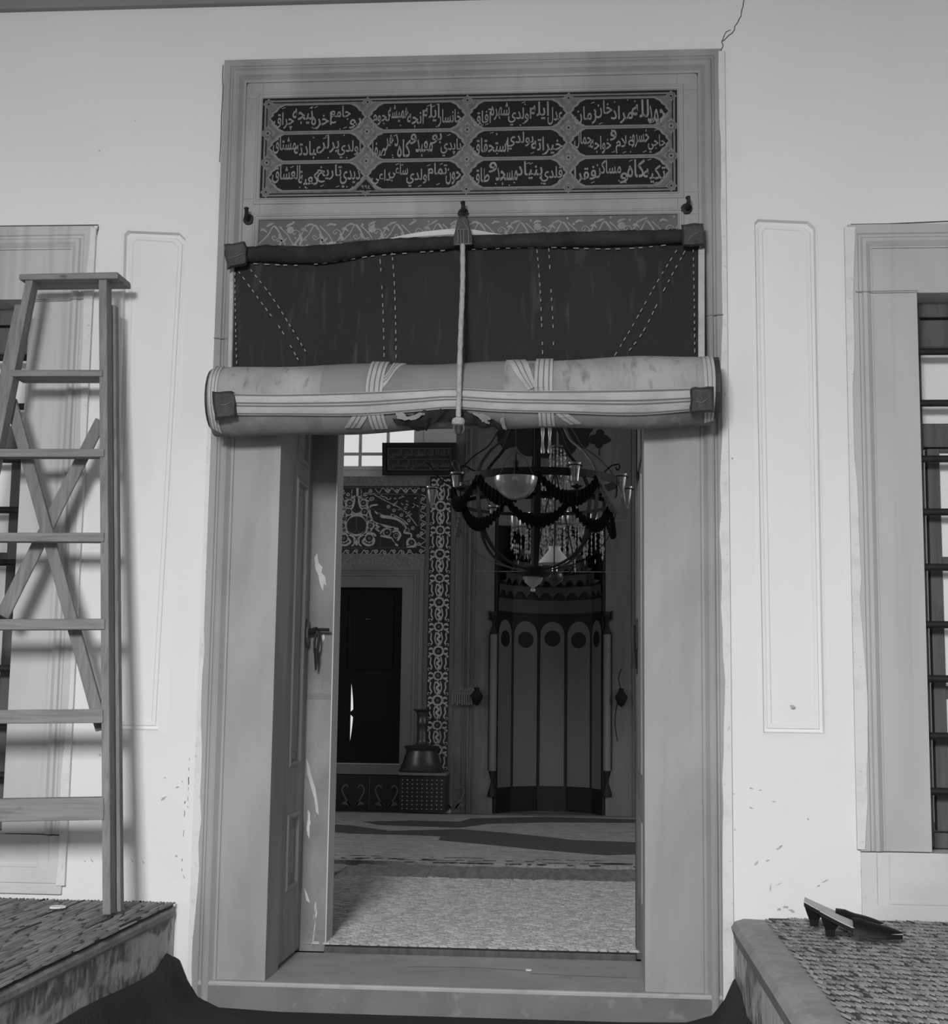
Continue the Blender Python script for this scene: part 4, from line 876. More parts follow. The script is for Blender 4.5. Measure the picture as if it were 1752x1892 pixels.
def st(pts, wpx, taper=False): orn.stroke(bez([T(*p) for p in pts], 5), wpx * .11416 * SC, Y_, taper)
def di(x, y, r, m, lob=0, k=6, sx=1, sz=1, dy=0): orn.m = m; c = T(x, y); orn.disc(c[0], c[1], r * .11416 * SC, Y_ - dy, 20, lob, k, sx, sz)
orn.m = 0
CXm = 520
for sgn in (-1, 1):
    def mx(pts): return [(CXm + sgn * (x - CXm), y) for x, y in pts]
    for pts, w_ in [([(540, 500), (620, 540), (720, 590)], 34), ([(700, 590), (690, 660), (730, 700)], 34), ([(560, 520), (560, 600), (600, 700), (680, 690)], 30), ([(720, 690), (770, 650), (860, 640)], 30),
                    ([(730, 720), (740, 800), (780, 850), (800, 900)], 34), ([(690, 830), (660, 800), (590, 790), (560, 760)], 34), ([(790, 890), (720, 900), (690, 960), (690, 1050)], 30), ([(800, 900), (810, 960), (760, 1040), (730, 1090)], 30),
                    ([(690, 1050), (650, 1110), (580, 1150), (540, 1200)], 34), ([(640, 1130), (720, 1100), (800, 1110), (830, 1150)], 34), ([(660, 1180), (620, 1240), (690, 1290), (760, 1290)], 36), ([(800, 1180), (800, 1240), (770, 1290)], 36),
                    ([(560, 1200), (560, 1270), (600, 1310)], 22)]: st(mx(pts), w_)
    for x, y, r in ((630, 610, 46), (650, 750, 48), (745, 975, 40), (725, 1180, 58), (720, 870, 30), (720, 1050, 26)):
        xx = CXm + sgn * (x - CXm); di(xx, y, r * 1.35, 0, .10, 8, dy=.0006); di(xx, y, r, 1, .05, 6, dy=.0012); di(xx, y, r * .45, 2, dy=.0016)
    for x, y in ((295, 420), (385, 475), (285, 548)):
        xx = CXm + sgn * (x - CXm); di(xx, y, 30, 0, dy=.0006); di(xx, y, 17, 1, dy=.0012); di(xx, y, 8, 0, dy=.0016)
    orn.m = 0; st(mx([(220, 450), (300, 470), (340, 440)]), 12); st(mx([(330, 520), (420, 540), (450, 440)]), 12); st(mx([(590, 390), (600, 440), (590, 490)]), 12)
orn.m = 0; st([(535, 370), (535, 430), (535, 500)], 40); di(520, 960, 185, 0, .05, 16, .9, 1.0, dy=.0003); di(520, 970, 165, 1, .10, 18, .9, .98, dy=.0008)
orn.m = 2; orn.stroke([T(520, 820), T(520, 1060)], .004, Y_ - .0012); orn.stroke([T(450, 1100), T(520, 1050), T(590, 1100)], .004, Y_ - .0012)
orn.m = 0; st([(520, 1200), (520, 1300)], 50, True)
# saz leaf and the flowers on its right
orn.m = 0; q = bez([T(*p) for p in [(790, 760), (850, 770), (960, 830), (1100, 840), (1220, 900), (1290, 960)]], 7); st([(800, 760), (860, 800), (980, 840), (1110, 850), (1230, 905), (1300, 960)], 62)
st([(810, 940), (900, 930), (980, 980), (1080, 1010), (1200, 1030)], 44)
orn.m = 1; orn.flat([T(*p) for p in [(765, 770), (800, 740), (850, 800), (930, 855), (1080, 870), (1180, 895), (1260, 950), (1265, 1000), (1220, 1020), (1100, 990), (1000, 965), (880, 940), (800, 900), (770, 830)]], Y_ - .0009)
orn.m = 0
for pts, w_ in [([(820, 960), (880, 1000), (830, 1020), (890, 1070)], 28), ([(900, 1110), (960, 1040), (1080, 1030), (1120, 1020)], 30), ([(910, 1140), (1000, 1160), (1080, 1180), (1130, 1260), (1190, 1300)], 32), ([(1100, 1080), (1180, 1060), (1230, 1130), (1180, 1220)], 30), ([(1290, 960), (1320, 1020), (1290, 1090), (1400, 1110), (1400, 1180)], 26),
                ([(1340, 1300), (1340, 1220), (1400, 1180), (1460, 1230), (1470, 1310), (1330, 1325)], 26), ([(1080, 790), (1140, 820), (1280, 900), (1350, 960)], 26)]: st(pts, w_)
for x, y, r in ((1015, 1085, 52), (1410, 1250, 50), (1160, 1140, 34), (880, 800, 26), (1110, 815, 22), (1340, 1050, 30)): di(x, y, r * 1.3, 0, .08, 7, dy=.0006); di(x, y, r, 1, .06, 6, dy=.0012); di(x, y, r * .4, 2, dy=.0016)
di(1000, 1270, 115, 1, .1, 14, 1.2, .8, dy=.0006)
# spandrel corner with small leaves
orn.m = 2; orn.stroke([T(790, 465), T(1535, 465), T(1535, 990)], .007, Y_); orn.m = 0
orn.stroke(bez([T(*p) for p in [(790, 465), (960, 560), (1220, 690), (1380, 830), (1500, 980)]], 6), .007, Y_)
for k in range(64):
    x = R(880, 1515); y = R(485, 900)
    if y - 470 < (x - 800) * .68 - 20 - (0 if x < 1300 else -60):
        a = R(-.9, .9); st([(x - 26 * math.cos(a), y - 26 * math.sin(a)), (x, y + 6), (x + 26 * math.cos(a), y + 26 * math.sin(a))], 15, True)
# border flowers and scrolls
bd = [(480 + i * 143 if i else 560, 405) for i in range(0)]
def rosette(x, y): di(x, y, 29, 0, dy=.0008); di(x, y, 17, 1, dy=.0013); di(x, y, 8, 0, dy=.0018)
for i, x in enumerate((745, 1022, 1170, 1315, 1462)): rosette(x, 408 + (-6 if i % 2 else 6))
for x, y in ((672, 470), (780, 540), (1600, 400), (1590, 545), (1595, 685), (1575, 825), (1585, 955), (1570, 1100), (1518, 1143), (1430, 1015), (1368, 892), (1245, 808), (1125, 730), (1035, 670), (1525, 1275), (1560, 1385), (1375, 1388), (1265, 1410), (1125, 1390), (975, 1410), (840, 1390), (690, 1400), (515, 1385), (375, 1395), (222, 1385)): rosette(x, y)
orn.m = 0
for i in range(9): x = 160 + i * 148; st([(x, 1425), (x + 40, 1370), (x + 75, 1425), (x + 110, 1440), (x + 148, 1425)], 12)
for i in range(5): x = 820 + i * 145; st([(x, 380), (x + 40, 430), (x + 75, 440), (x + 110, 380), (x + 145, 380)], 12)
for i in range(7): y = 470 + i * 140; st([(1560, y), (1630, y + 30), (1630, y + 60), (1560, y + 110), (1565, y + 140)], 12)
orn.m = 2; orn.stroke([T(180, 1340), T(1500, 1335)], .004, Y_ - .001); orn.stroke([T(200, 360), T(1540, 360)], .005, Y_ - .001)
orn.stroke([T(905, 640), T(905, 1400)], .0025, Y_ - .002); orn.stroke([T(1280, 690), T(1275, 1400)], .0025, Y_ - .002); orn.stroke([T(740, 710), T(1280, 710)], .0025, Y_ - .002)
orn.build('flowers', ['hall_tile_light', 'hall_tile_dark', 'hall_tile_mid'], tpn)
# column of flower tiles
tc_ = thing('tile_border', (-1.24, YB, .1), 'tall vertical border of flower tiles between window and prayer niche', 'tile border')
b = MB(); b.box(-1.358, -1.122, YB - .012, YB - .001, .09, 2.785); b.m = 1; b.box(-1.358, -1.330, YB - .013, YB - .001, .09, 2.785); b.box(-1.150, -1.122, YB - .013, YB - .001, .09, 2.785); b.build('tile_ground', ['hall_tile_dark', 'hall_tile_mid'], tc_)
orn = MB(); Y_ = YB - .0145; cx = -1.240; per = .198
orn.m = 0
for k in range(14):
    z = 2.735 - k * per
    if z < .15: break
    big = k % 2
    orn.m = 0; orn.disc(cx, z, .046 if big else .040, Y_, 20, .06 if big else .14, 8)
    orn.m = 1; orn.disc(cx, z, .030 if big else .026, Y_ - .001, 20, .05, 6); orn.m = 2; orn.disc(cx, z, .012, Y_ - .002, 12, .2, 5); orn.m = 0
    for s_ in (-1, 1):
        orn.stroke(bez([(cx + s_ * .036, z + .01), (cx + s_ * .062, z + .022), (cx + s_ * .078, z + .008)], 5), .018, Y_, True)
        orn.stroke(bez([(cx + s_ * .036, z - .012), (cx + s_ * .060, z - .024), (cx + s_ * .078, z - .010)], 5), .018, Y_, True)
        zc = z - per / 2
        orn.stroke(bez([(cx + s_ * .070, z - .045), (cx + s_ * .060, z - .06), (cx + s_ * .064, zc), (cx + s_ * .052, zc - .03), (cx + s_ * .066, zc - .05), (cx + s_ * .078, zc - .042)], 5), .011, Y_)
        orn.disc(cx + s_ * .072, z - .043, .012, Y_, 10); orn.disc(cx + s_ * .074, zc - .046, .012, Y_, 10)
        orn.stroke(bez([(cx + s_ * .020, z - .045), (cx + s_ * .030, zc), (cx + s_ * .012, zc - .05)], 5), .010, Y_)
    orn.stroke(bez([(cx - .014, zc + .05), (cx + .010, zc + .025), (cx - .010, zc), (cx + .010, zc - .025), (cx - .012, zc - .05)], 5), .018, Y_)
orn.build('flowers', ['hall_tile_light', 'hall_tile_dark', 'hall_tile_mid'], tc_)
# dark shuttered window in its stone frame
root = thing('window_4', (-2.0, YB, .4), 'x', 'window'); del root['label']; del root['category']; root['kind'] = 'structure'
b = MB(); b.uframe(-2.62, -1.372, .40, 2.035, [(0, YB), (0, YB - .02), (.03, YB - .02), (.035, YB - .012), (.05, YB - .012), (.058, YB - .024), (.075, YB - .024), (.08, YB - .016), (.17, YB - .016), (.172, YB + .05)])
b.box(-2.5, -1.43, YB - .012, YB + .02, 1.885, 1.97); b.build('surround', 'hall_frame', root)
b = MB(); b.box(-2.6, -1.372, YB - .05, YB + .04, .355, .435); b.build('sill', 'hall_frame', root, bevel=.004)
xs_l = P(648, 1300, YB + .05).x; xs_r = P(658, 1300, YB + .05).x
b = MB(); b.box(-2.45, xs_l - .004, YB + .05, YB + .09, .44, 1.885); b.box(-2.40, -2.0, YB + .04, YB + .05, 1.2, 1.8)
zt = P(652, 1255, YB + .05).z; zb_ = P(652, 1395, YB + .05).z
b.build('shutter', 'shutter', root)
b = MB(); xa = -1.545
def edge(z):   # warped meeting edge, leaving a slit of daylight
    if z > zt or z < zb_: return xs_l - .004
    t = (z - zb_) / (zt - zb_); return xs_l - .004 + .026 * math.sin(PI * min(1, (1 - t) * 1.15)) ** .9 * (1 if not .52 < t < .60 else .1)
zs_l = [.44] + [zb_ + (zt - zb_) * i / 30 for i in range(31)] + [1.885]
vs = [(edge(z), YB + .05, z) for z in zs_l] + [(xa, YB + .05, z) for z in zs_l]; n = len(zs_l)
b.add(vs, [(i, i + 1, n + i + 1, n + i) for i in range(n - 1)]); b.add([(v[0], YB + .09, v[2]) for v in vs], [(i, i + 1, n + i + 1, n + i) for i in range(n - 1)])
b.box(-1.95, -1.62, YB + .04, YB + .05, 1.2, 1.8); b.build('shutter', 'shutter', root)
b = MB(); p_ = P(680, 1144, YB + .03); b.tube([(p_.x - .02, YB + .04, p_.z), (p_.x + .02, YB + .03, p_.z)], .006, 8); b.build('latch', 'iron_light', root)
# low tile skirting and the tiled pedestal
b = MB(); b.box(-2.6, -1.36, YB - .03, YB, .06, .352); b.m = 1
for k in range(6):
    x = -2.45 + k * .27
    for s_ in (-1, 1):
        b.stroke(bez([(x + s_ * .02, .10), (x + s_ * .065, .17), (x + s_ * .09, .235), (x + s_ * .06, .27), (x + s_ * .04, .25)], 5), .012, YB - .0315)
        b.stroke(bez([(x + s_ * .015, .10), (x + s_ * .05, .125), (x + s_ * .09, .12)], 5), .03, YB - .0315, True)
    b.box(x + .13, x + .134, YB - .031, YB - .03, .09, .34)
struct(b.build('baseboard_back', ['hall_tile_dark', 'hall_tile_mid']))
px0, px1 = P(738, 1460, 6.62).x, P(822, 1460, 6.62).x
ped = thing('tiled_pedestal', ((px0 + px1) / 2, 6.8, .06), 'low dark pedestal with rows of pale dots under the brass candlestick', 'pedestal')
b = MB(); zt_ = P(780, 1428, 6.62).z; b.box(px0, px1, 6.62, 6.965, .085, zt_ - .02); b.build('block', 'hall_tile_dark', ped)
b = MB()
for i in range(9):
    for j in range(8):
        b.disc(px0 + .024 + i * (px1 - px0 - .048) / 8, .115 + j * (zt_ - .17) / 7, .0045, 6.6185, 6)
b.build('dots', 'hall_tile_light', ped, kind='stuff')
b = MB(); b.box(px0 - .012, px1 + .012, 6.60, 6.968, zt_ - .02, zt_); b.build('slab', 'hall_frame', ped, bevel=.003)
# brass candlestick
cc = P(779, 1428, 6.79); cz = zt_ + .001
cs = thing('candlestick', (cc.x, 6.79, cz), 'large brass candlestick on the dotted pedestal', 'candlestick')
k = 11.6 / 2685
b = MB(); b.lathe((cc.x, 6.79, cz), [(.178, 0), (.182, .012), (.172, .022), (.150, .07), (.130, .14), (.122, .165), (.126, .172), (.138, .188), (.140, .196), (.134, .202), (.06, .212)], 36); b.build('bell_base', 'brass', cs, True)
b = MB(); b.lathe((cc.x, 6.79, cz), [(.06, .210), (.046, .222), (.040, .25), (.043, .285), (.040, .30), (.040, .36), (.047, .375), (.047, .392), (.040, .405), (.042, .44), (.050, .468), (.072, .482), (.074, .490), (.03, .492), (.026, .46)], 28); b.build('stem', 'brass', cs, True)
# framed calligraphy, tilted off the wall
fx0, fx1 = -1.722, -1.108
fr = thing('framed_calligraphy', ((fx0 + fx1) / 2, 6.95, 2.79), 'dark framed calligraphy leaning out under the bright hall window', 'picture')
def tilt(b, piv=2.79, a=.16):
    q = []
    for x, y, z in b.v:
        dy = y - 6.97; dz = z - piv; q.append((x, 6.97 + dy * math.cos(a) - dz * math.sin(a), piv + dz * math.cos(a) + dy * math.sin(a)))
    b.v = q
b = MB(); b.uframe(fx0, fx1, 2.79, 3.06, [(0, 6.97), (0, 6.93), (.008, 6.925), (.03, 6.925), (.036, 6.94)], True); b.box(fx0, fx1, 6.962, 6.97, 2.79, 3.06); tilt(b); b.build('frame', 'niche_dark', fr)
b = MB(); b.box(fx0 + .035, fx1 - .035, 6.945, 6.96, 2.825, 3.025); b.m = 1; b.uframe(fx0 + .045, fx1 - .045, 2.835, 3.015, [(0, 6.944), (.004, 6.944)], True); b.box(fx0 + .05, fx1 - .05, 6.9435, 6.945, 2.922, 2.925)
put_text(b, shaped('لا اله الا الله الملك الحق المبين'.replace('إ', 'ا')), fx0 + .06, fx1 - .06, 2.932, 3.008, 6.9432, .002)
put_text(b, shaped('محمد رسول الله صادق الوعد الامين'), fx0 + .06, fx1 - .06, 2.842, 2.918, 6.9432, .002)
tilt(b); b.build('panel', ['hall_tile_dark', 'hall_tile_mid'], fr)
# --------------------------------------------------------------- mihrab
mh = thing('prayer_niche', (-.34, YB + .2, .06), 'x', 'niche'); tag(mh, 'marble prayer niche with five arched panels and hourglass colonettes', 'prayer niche')
plan = [(P(918, 1300, YB).x, YB + .0), (P(945.5, 1300, YB + .24).x, YB + .24), (P(994.5, 1300, YB + .40).x, YB + .40), (P(1046, 1300, YB + .40).x, YB + .40), (P(1093.5, 1300, YB + .24).x, YB + .24), (P(1113, 1300, YB).x, YB)]
zf0 = P(1000, 1462, YB).z; zf1 = P(1020, 1128, YB).z
for i in range(5):
    (xa, ya), (xb, yb) = plan[i], plan[i + 1]; d = Vector((xb - xa, yb - ya, 0)); ln = d.length; d.normalize(); nrm = Vector((d.y, -d.x, 0))
    if nrm.y > 0: nrm = -nrm
    o3 = Vector((xa, ya, 0))
    def Q(s_, z, off): p = o3 + d * s_ + nrm * off; return (p.x, p.y, z)
    b = MB(); b.hexa([Q(0, .06, 0), Q(ln, .06, 0), Q(ln, zf1 + .9, 0), Q(0, zf1 + .9, 0), Q(0, .06, -.04), Q(ln, .06, -.04), Q(ln, zf1 + .9, -.04), Q(0, zf1 + .9, -.04)])
    fr_ = b.build('niche_wall', 'niche_dark', mh)
    mg = .016; hw_ = ln / 2 - mg; zsp = zf1 - .07 - hw_ * .0; arch = min(hw_ * 1.05, .12)
    pts = [(mg, zf0 + .02), (ln - mg, zf0 + .02)] + [(ln / 2 + hw_ * math.cos(t), zsp - arch + arch * math.sin(t)) for t in [PI * q / 14 for q in range(15)]]
    b = MB(); b.face([Q(s_, z, .004) for s_, z in pts]); pn = b.build('arched_panel', 'niche_stone', fr_)
    b = MB(); b.face([Q(ln / 2 + hw_ * .66 * math.cos(t), zsp - arch - .035 + .067 * math.sin(t), .007) for t in [2 * PI * q / 24 for q in range(24)]]); b.build('medallion', 'niche_dark', fr_)
# bands above the panels, then corbelled hood
zz = zf1
def scaled(pl, k, dy=0): mx_ = (pl[0][0] + pl[-1][0]) / 2; return [(mx_ + (x - mx_) * k, YB + (y - YB) * k + dy) for x, y in pl]
def ring(name, k0, k1, za, zb, m):
    b = MB(); A_ = scaled(plan, k0); B_ = scaled(plan, k1); n = len(A_)
    b.add([(x, y, za) for x, y in A_] + [(x, y, za) for x, y in B_] + [(x, y, zb) for x, y in B_] + [(x, y, zb) for x, y in A_],
          [(i, i + 1, n + i + 1, n + i) for i in range(n - 1)] + [(n + i, n + i + 1, 2 * n + i + 1, 2 * n + i) for i in range(n - 1)] + [(2 * n + i, 2 * n + i + 1, 3 * n + i + 1, 3 * n + i) for i in range(n - 1)])
    return b.build(name, m, mh)
zA = P(1000, 1128, YB).z; zB = P(1000, 1110, YB).z
ring('band', 1.0, .985, zA - .02, zA, 'niche_dark'); ring('band', 1.0, .985, zA, zB + .03, 'hood_stone'); ring('band', 1.0, .97, zB + .03, zB + .045, 'niche_dark')
zc = zB + .045
for t in range(6):
    k0 = 1.0 - t * .0; k1 = .97 - t * .13; h = .095
    b = MB(); B_ = scaled(plan, k1)
    B2 = []
    for i in range(5):
        for s_ in range(6):
            f = s_ / 6; x = B_[i][0] + (B_[i + 1][0] - B_[i][0]) * f; y = B_[i][1] + (B_[i + 1][1] - B_[i][1]) * f; B2.append((x, y, f))
    B2.append((*B_[5], 0)); n = len(B2); mxx = (plan[0][0] + plan[-1][0]) / 2
    lo = [(x, y, zc + (.055 * abs(math.sin(PI * f * 2)))) for x, y, f in B2]; hi = [(x, y, zc + h) for x, y, f in B2]
    out = [(mxx + (x - mxx) * 1.25, YB + (y - YB) * 1.25 + .02, zc + h) for x, y, f in B2]; lo2 = [(mxx + (x - mxx) * 1.14, YB + (y - YB) * 1.14 + .02, zc + .03) for x, y, f in B2]
    b.add(lo + hi, [(i, i + 1, n + i + 1, n + i) for i in range(n - 1)]); b.add(lo + lo2, [(i, i + 1, n + i + 1, n + i) for i in range(n - 1)])
    b.build('hood_tier', 'hood_stone', mh); zc += h
b = MB(); b.box(plan[0][0], plan[-1][0], YB + .0, YB + .45, zc, zc + .3); b.build('hood_top', 'niche_stone', mh)
b = MB(); b.hexa([(plan[0][0] - .01, YB + .45, .06), (plan[-1][0] + .01, YB + .45, .06), (plan[-1][0] + .01, YB + .45, 2.9), (plan[0][0] - .01, YB + .45, 2.9), (plan[0][0] - .01, YB + .5, .06), (plan[-1][0] + .01, YB + .5, .06), (plan[-1][0] + .01, YB + .5, 2.9), (plan[0][0] - .01, YB + .5, 2.9)]); b.build('niche_back', 'niche_dark', mh)
# dark outline frame of the niche
b = MB(); zh = P(1000, 1028, YB).z
b.uframe(plan[0][0] - .012, plan[-1][0] + .012, .1, zh + .5, [(0, YB - .003), (.010, YB - .003), (.012, YB + .03)]); b.build('outline', 'niche_dark', mh)
for px in (911, 1122):   # colonettes with hourglass ends
    x = P(px, 1300, YB - .03).x; co = None
    zt1 = P(px, 1130, YB - .03).z; zt0 = P(px, 1172, YB - .03).z; zb1 = P(px, 1424, YB - .03).z; zb0 = P(px, 1472, YB - .03).z
    b = MB(); b.lathe((x, YB - .01, 0), [(.030, zb1 - .004), (.030, zt0 + .004)], 20); co = b.build('colonette', 'shaft', mh, True)
    b = MB(); h = zt1 - zt0; b.lathe((x, YB - .01, zt0), [(.034, 0), (.034, .01), (.020, .05), (.012, h * .38), (.012, h * .5), (.030, h * .72), (.036, h * .82), (.030, h * .83), (.026, h)], 20); b.build('capital', 'niche_dark', co, True)
    b = MB(); h = zb1 - zb0; b.lathe((x, YB - .01, zb0), [(.040, 0), (.036, .03), (.014, h * .5), (.012, h * .6), (.030, h * .93), (.030, h)], 20); b.build('foot', 'niche_dark', co, True)
    b = MB(); sx = -1 if px < 1000 else 1; b.box(x + sx * .036 - .004, x + sx * .036 + .004, YB - .012, YB, zb1, zt0 + .22 * 0 + .0); b.build('fillet', 'niche_dark', co)
    if 1:
        b = MB(); b.tube([(x + sx * .034, YB - .01, zt0 + .12), (x + sx * .040, YB - .01, zt1 + .01)], [.012, .005], 8); b.build('horn', 'niche_dark', co)
# painted lobed cloud figures above the hood
b = MB()
def lobes(cx, cy, parts):
    for dx, dy, r in parts: c = xz(cx + dx, cy + dy); b.disc(c[0], c[1], r * SC, YB - .004 - R(0, .002), 20)
b.box(P(912, 800, YB).x, P(1130, 800, YB).x, YB - .003, YB, P(1000, 836, YB).z, P(1000, 700, YB).z)
b.m = 1; lobes(1010, 800, [(0, 0, 38), (-36, -2, 34), (38, -2, 34), (-60, -6, 22), (62, 0, 18), (66, 16, 14), (-66, 12, 16), (0, 20, 28), (-30, 18, 26), (32, 18, 26), (70, -14, 18)])
lobes(1107, 808, [(0, 4, 12), (-10, 4, 9), (10, 4, 9), (2, -7, 8), (0, 14, 7), (17, 5, 5)]); lobes(931, 808, [(0, 4, 12), (-6, -6, 8), (4, 14, 9), (8, 0, 9)])
b.stroke([xz(1108, 822), xz(1108, 842)], .008, YB - .006)
o = b.build('painted_slab', ['hall_marble', 'niche_dark']); tag(o, 'marble slab painted with dark lobed cloud shapes above the prayer niche', 'painted slab')
# wall brackets with bundles
def bracket(px, py, label, tassel):
    p = P(px, py, YB - .04); root = thing('wall_bracket', (p.x, YB - .03, p.z), label, 'bracket')
    b = MB(); b.lathe((p.x, YB - .05, p.z - .07), [(.0, 0), (.025, .02), (.045, .06), (.050, .085), (.030, .11), (.018, .13), (.022, .145), (0, .15)], 14); b.build('boss', 'niche_dark', root, True)
    b = MB(); b.tube([(p.x, YB - .06, p.z), (p.x, YB, p.z)], .012, 8); b.build('stem', 'iron', root)
    if tassel:
        b = MB()
        for k in range(9):
            x0 = p.x - .03 - k * .019; b.tube(bez([(x0 + .02, YB - .05, p.z + .02), (x0, YB - .06, p.z + .055 + R(0, .03)), (x0 - .012, YB - .05, p.z + .0), (x0 - .01, YB - .05, p.z - .05 - R(0, .02))], 4), .008, 6)
        b.build('tassel_fringe', 'hall_frame', root, True)
    else:
        b = MB(); b.tube(bez([(p.x, YB - .04, p.z + .06), (p.x - .02, YB - .03, p.z + .16), (p.x + .005, YB - .03, p.z + .24)], 4), .004, 6); b.tube(bez([(p.x - .03, YB - .04, p.z - .03), (p.x - .05, YB - .03, p.z - .18), (p.x - .03, YB - .03, p.z - .34)], 4), .004, 6); b.build('cord', 'iron', root)
bracket(881, 1288, 'dark wall bracket with grey fringe left of the prayer niche', True)
bracket(1148, 1290, 'dark wall bracket with loose cord right of the prayer niche', False)
# ================================================================ CHANDELIER
YCH = 2.8; hc = P(990, 893, YCH); RH = .425
ch = thing('hoop_chandelier', (hc.x, YCH, hc.z - .5), 'black iron hoop chandelier with ruffled garlands hanging inside the doorway', 'chandelier')
def cy(th, r, dz): return Vector((hc.x + r * math.sin(th), YCH - r * math.cos(th), hc.z + dz))
def hoop(name, r, dz, hgt, t, m, tiltx=0.):
    b = MB(); n = 64; vs = []
    for i in range(n):
        th = 2 * PI * i / n
        for rr, z in ((r - t, -hgt / 2), (r, -hgt / 2), (r, hgt / 2), (r - t, hgt / 2)): p = cy(th, rr, dz + z + tiltx * math.sin(th)); vs.append(p)
    b.add(vs, [(i * 4 + j, ((i + 1) % n) * 4 + j, ((i + 1) % n) * 4 + (j + 1) % 4, i * 4 + (j + 1) % 4) for i in range(n) for j in range(4)])
    return b.build(name, m, ch)
hoop('hoop', RH, 0, .040, .006, 'iron', .004); hoop('hoop', .40, -.115, .018, .005, 'iron', .002)
TH0 = math.radians(4)
prof = [(.425, 0), (.432, -.06), (.425, -.113), (.418, -.19), (.385, -.30), (.335, -.375), (.27, -.43), (.19, -.468), (.11, -.49), (.05, -.50)]
for k in range(8):
    th = TH0 + k * PI / 4; pts = [(q[0], q[1] * .925) for q in bez(prof, 5)]; tg = Vector((math.cos(th), math.sin(th), 0))
    b = MB(); b.strap([cy(th, r, z) for r, z in pts], .026, .004, tg); b.build('rib', 'iron' if k in (0, 1, 2, 7, 3, 5) else 'iron_light', ch)
    b = MB(); pts = bez([(.425, .015), (.395, .07), (.33, .14), (.25, .20), (.20, .28), (.12, .40), (.03, .56)], 6)
    b.strap([cy(th, r, z) for r, z in pts], .024, .004, tg); b.build('strap', 'iron_light' if k in (1, 2) else 'iron', ch)
b = MB(); b.tube([(hc.x, YCH, hc.z + .5), (hc.x, YCH, 5.98)], .008, 8); b.build('suspension_rod', 'iron', ch)
b = MB(); b.lathe((hc.x, YCH, hc.z - .505), [(.02, 0), (.07, .01), (.09, .03), (.085, .055), (.04, .065), (0, .07)], 24); b.build('bottom_boss', 'iron', ch, True)
b = MB(); b.tube([(hc.x, YCH, hc.z - .49), (hc.x, YCH, hc.z + .5)], .012, 8); b.build('centre_rod', 'iron', ch)
def garland(th0, th1, r0, dz, sag, wd, m):
    b = MB(); n = 30; up = []; dn = []
    for i in range(n + 1):
        t = i / n; th = th0 + (th1 - th0) * t; z = dz - sag * (1 - (2 * t - 1) ** 2) ; e = .5 + .5 * math.sin(PI * t) ** .6
        j = .006 * (1 if i % 2 else -1)
        up.append((th, r0 + .004 * (i % 2), z + wd * .42 * e + j)); dn.append((th, r0 + .010 * (i % 2) + .012, z - wd * .58 * e + j * 1.3))
    vs = [cy(*p) for p in up] + [cy(*p) for p in dn] + [cy(p[0], p[1] - .016, p[2]) for p in dn] + [cy(p[0], p[1] - .010, p[2]) for p in up]; k = n + 1
    b.add(vs, [(q * k + i, q * k + i + 1, (q + 1) * k + i + 1, (q + 1) * k + i) for q in range(3) for i in range(n)])
    return b.build('garland', m, ch)
for k in range(8):
    a0 = TH0 + k * PI / 4; a1 = a0 + PI / 4
    if k in (0, 1, 6, 7): garland(a0, a1, RH + .004, -.015, .115, .070, 'fabric_grey' if k == 1 else 'fabric_black')
    if k in (0, 1, 6, 7, 5): garland(a0 + PI / 8, a1 + PI / 8, .405, -.145, .105, .060, 'fabric_grey' if k in (5,) else 'fabric_black')
# holder rings and cups of the oil lamps: iron arms belong to the chandelier, glasses are things of their own
def glass(px, py, y, h, r, kind, label):
    p = P(px, py, y); o = thing('oil_lamp_glass', (p.x, y, p.z - h), label, 'lamp glass', 'oil lamp glasses on the hoop chandelier'); b = MB()
    if kind == 'cup': prof = [(r * .50, 0), (r * .62, h * .02), (r * .72, h * .3), (r * .9, h * .8), (r * 1.05, h), (r * 1.0, h), (r * .84, h * .8), (r * .6, h * .1)]
    else: prof = [(.0, -.028), (.010, -.022), (.006, -.012), (r * .45, 0), (r * .7, h * .35), (r * .85, h * .75), (r, h), (r * .95, h), (r * .78, h * .7), (r * .5, h * .08)]
    b.lathe_open((p.x, y, p.z - h), prof, 20); b.build('bowl', 'glass', o, True)
    b = MB(); b.tube([(p.x + r * math.cos(t), y + r * math.sin(t), p.z) for t in [2 * PI * i / 20 for i in range(20)]], .003, 6, True); b.build('rim', 'glass', o, True)
    b = MB(); b.tube([(p.x + (r * 1.06 + .005) * math.cos(t), y + (r * 1.06 + .005) * math.sin(t), p.z - .012) for t in [2 * PI * i / 20 for i in range(20)]], .003, 6, True)
    th = math.atan2(p.x - hc.x, -(y - YCH)); hp = cy(th, RH, 0); q = Vector((p.x, y, p.z - .012)); dv = (hp - q); e0 = q + dv.normalized() * (r * 1.06 + .005)
    b.tube(bez([tuple(e0), tuple(e0.lerp(hp, .35) + Vector((0, 0, .04))), tuple(e0.lerp(hp, .7) + Vector((0, 0, .03))), tuple(hp)], 6), .0035, 6)
    b.build('lamp_arm', 'iron', ch, True)
    return o, p
glass(845, 874, 2.62, .075, .034, 'cup', 'footed lamp glass at the left of the hoop above a garland')
glass(799, 900, 2.75, .085, .030, 'drop', 'drop-shaped lamp glass hanging farthest out on the left')
glass(1062, 856, 2.42, .092, .032, 'cup', 'tall lamp glass on the front right of the hoop')
glass(1147, 877, 2.85, .095, .034, 'drop', 'drop-shaped lamp glass on the right, the nearer to the hoop')
glass(1159, 900, 3.0, .09, .028, 'drop', 'lowest lamp glass at the far right beside the door post')
glass(912, 935, 2.95, .085, .026, 'drop', 'small drop-shaped lamp glass below the glass bowl on the left')
